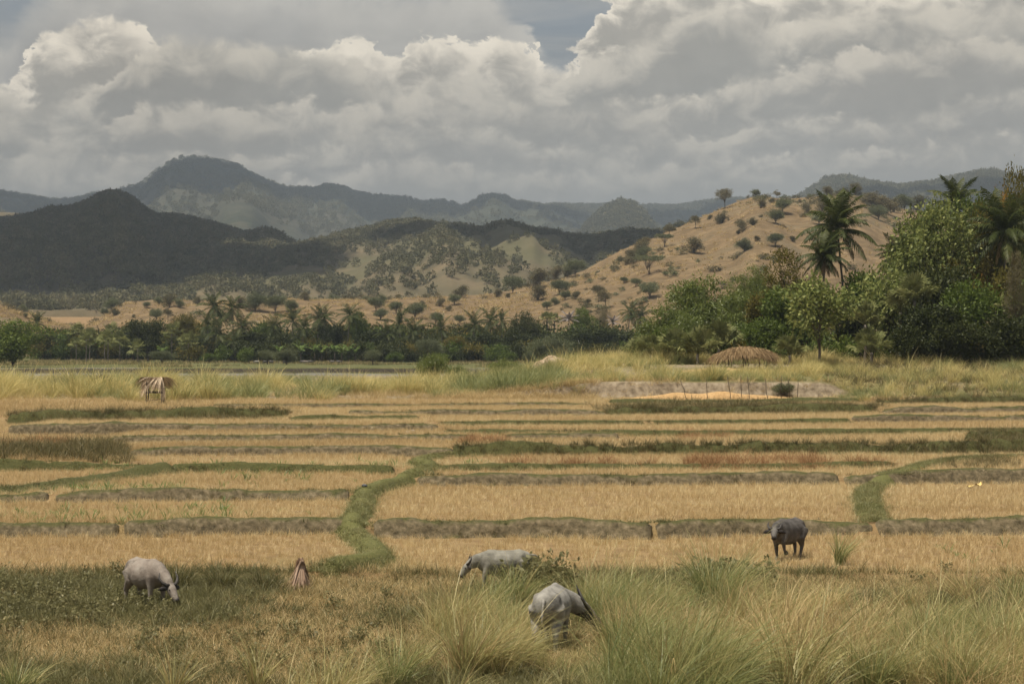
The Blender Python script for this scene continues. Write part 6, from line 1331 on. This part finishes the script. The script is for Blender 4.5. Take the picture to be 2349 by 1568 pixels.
# ------------------------------------------------------------------ big tussocks one can tell apart
def build_tussocks():
    G = 'large grass tussocks in the foreground'
    def tus(lab, px, base, top, w, mats, n=150, wind=(.25, 0), lean=.22, bend=.5, bw=.02, droop=.3, seed=0):
        p = fg(px, base); hh = (base - top) * p.y / FPX; b = MB(); mi = []
        for k, (fr, m) in enumerate(((.72, 0), (.28, 1))):
            V, F = blades(int(n * fr), hh * (.82 if k == 0 else .95), bw, w * .22 * p.y / FPX, 6, lean, bend, wind, .22, droop, seed * 7 + k); b.add(V, F); mi += [k] * len(F)
        me = b.mesh('grass_tussock')
        for m in mats: me.materials.append(m)
        me.polygons.foreach_set('material_index', np.asarray(mi, np.int32)); o = obj('grass_tussock', me, None, None, p); tag(o, lab, 'grass tussock', G)
    dk = (TURF_DARK, TURF); gr = (TALL_GREEN, TALL); ta = (TALL, DRYG); dr = (DRYG, TALL)
    for i, a in enumerate([
        ('dark green tuft behind the pale left buffalo', 405, 1352, 1270, 110, dk, 320, (.12, 0), .35), ('dark green tuft in the middle between left buffalo and leaf bundle', 508, 1350, 1290, 90, dk, 260, (.1, 0), .35), ('dark green tuft just left of the dry leaf bundle', 612, 1352, 1292, 100, dk, 260, (.1, 0), .35),
        ('huge yellow green tussock in front of the white buffalo', 1080, 1556, 1395, 170, ta, 560, (.42, 0), .3), ('tall green tussock left of the dark walking buffalo', 1640, 1408, 1226, 150, gr, 520, (.18, 0), .25), ('pale leaning tussock in front of the tall green one', 1690, 1460, 1305, 150, ta, 420, (.5, 0), .3),
        ('upright green grass clump alone in the right stubble', 1925, 1300, 1208, 50, gr, 130, (.45, 0), .10), ('pale wispy tussock arching left at right', 2215, 1388, 1272, 90, dr, 170, (-.35, 0), .2), ('grey green tussock at the right edge', 2330, 1400, 1290, 90, gr, 220, (.25, 0), .25),
        ('green tussock around the legs of the centre buffalo', 1180, 1392, 1285, 130, gr, 330, (.2, 0), .3), ('tussock right of the white buffalo', 1430, 1500, 1370, 140, gr, 420, (.35, 0), .3), ('front tussock at the bottom centre right', 1560, 1590, 1420, 190, ta, 520, (.4, 0), .3),
        ('front tussock at the bottom right', 2010, 1585, 1440, 180, gr, 460, (.3, 0), .3), ('big grey green tussock near the lower right corner', 2200, 1600, 1450, 170, gr, 420, (.25, 0), .3), ('thin pale tuft of upright stems at lower left', 590, 1588, 1430, 60, ta, 70, (.1, 0), .15), ('sparse grey green tussock left of the huge one', 905, 1580, 1440, 120, gr, 200, (.2, 0), .3),
        ('bright green tuft in the lower left corner', 40, 1590, 1500, 140, gr, 260, (.2, 0), .35), ('thin pale tuft of stems left of centre at the bottom', 400, 1600, 1455, 60, ta, 60, (.15, 0), .2), ('brown dry tussock right below the field edge', 2080, 1392, 1330, 140, dr, 300, (.1, 0), .4), ('brown dry tussock below the upright green clump', 1900, 1400, 1325, 150, dr, 300, (.15, 0), .4),
        ('green tussock in front of the centre buffalo, at its shoulder', 1125, 1402, 1300, 110, gr, 260, (.2, 0), .28), ('tussock behind the white buffalo at its left', 1190, 1478, 1400, 120, ta, 300, (.3, 0), .3), ('tall green tussock behind the white buffalo at its right', 1390, 1440, 1320, 140, gr, 360, (.3, 0), .28), ('pale tussock below the dark walking buffalo', 1800, 1420, 1325, 140, ta, 340, (.25, 0), .3)]): tus(*a, seed=i + 3)
build_tussocks()
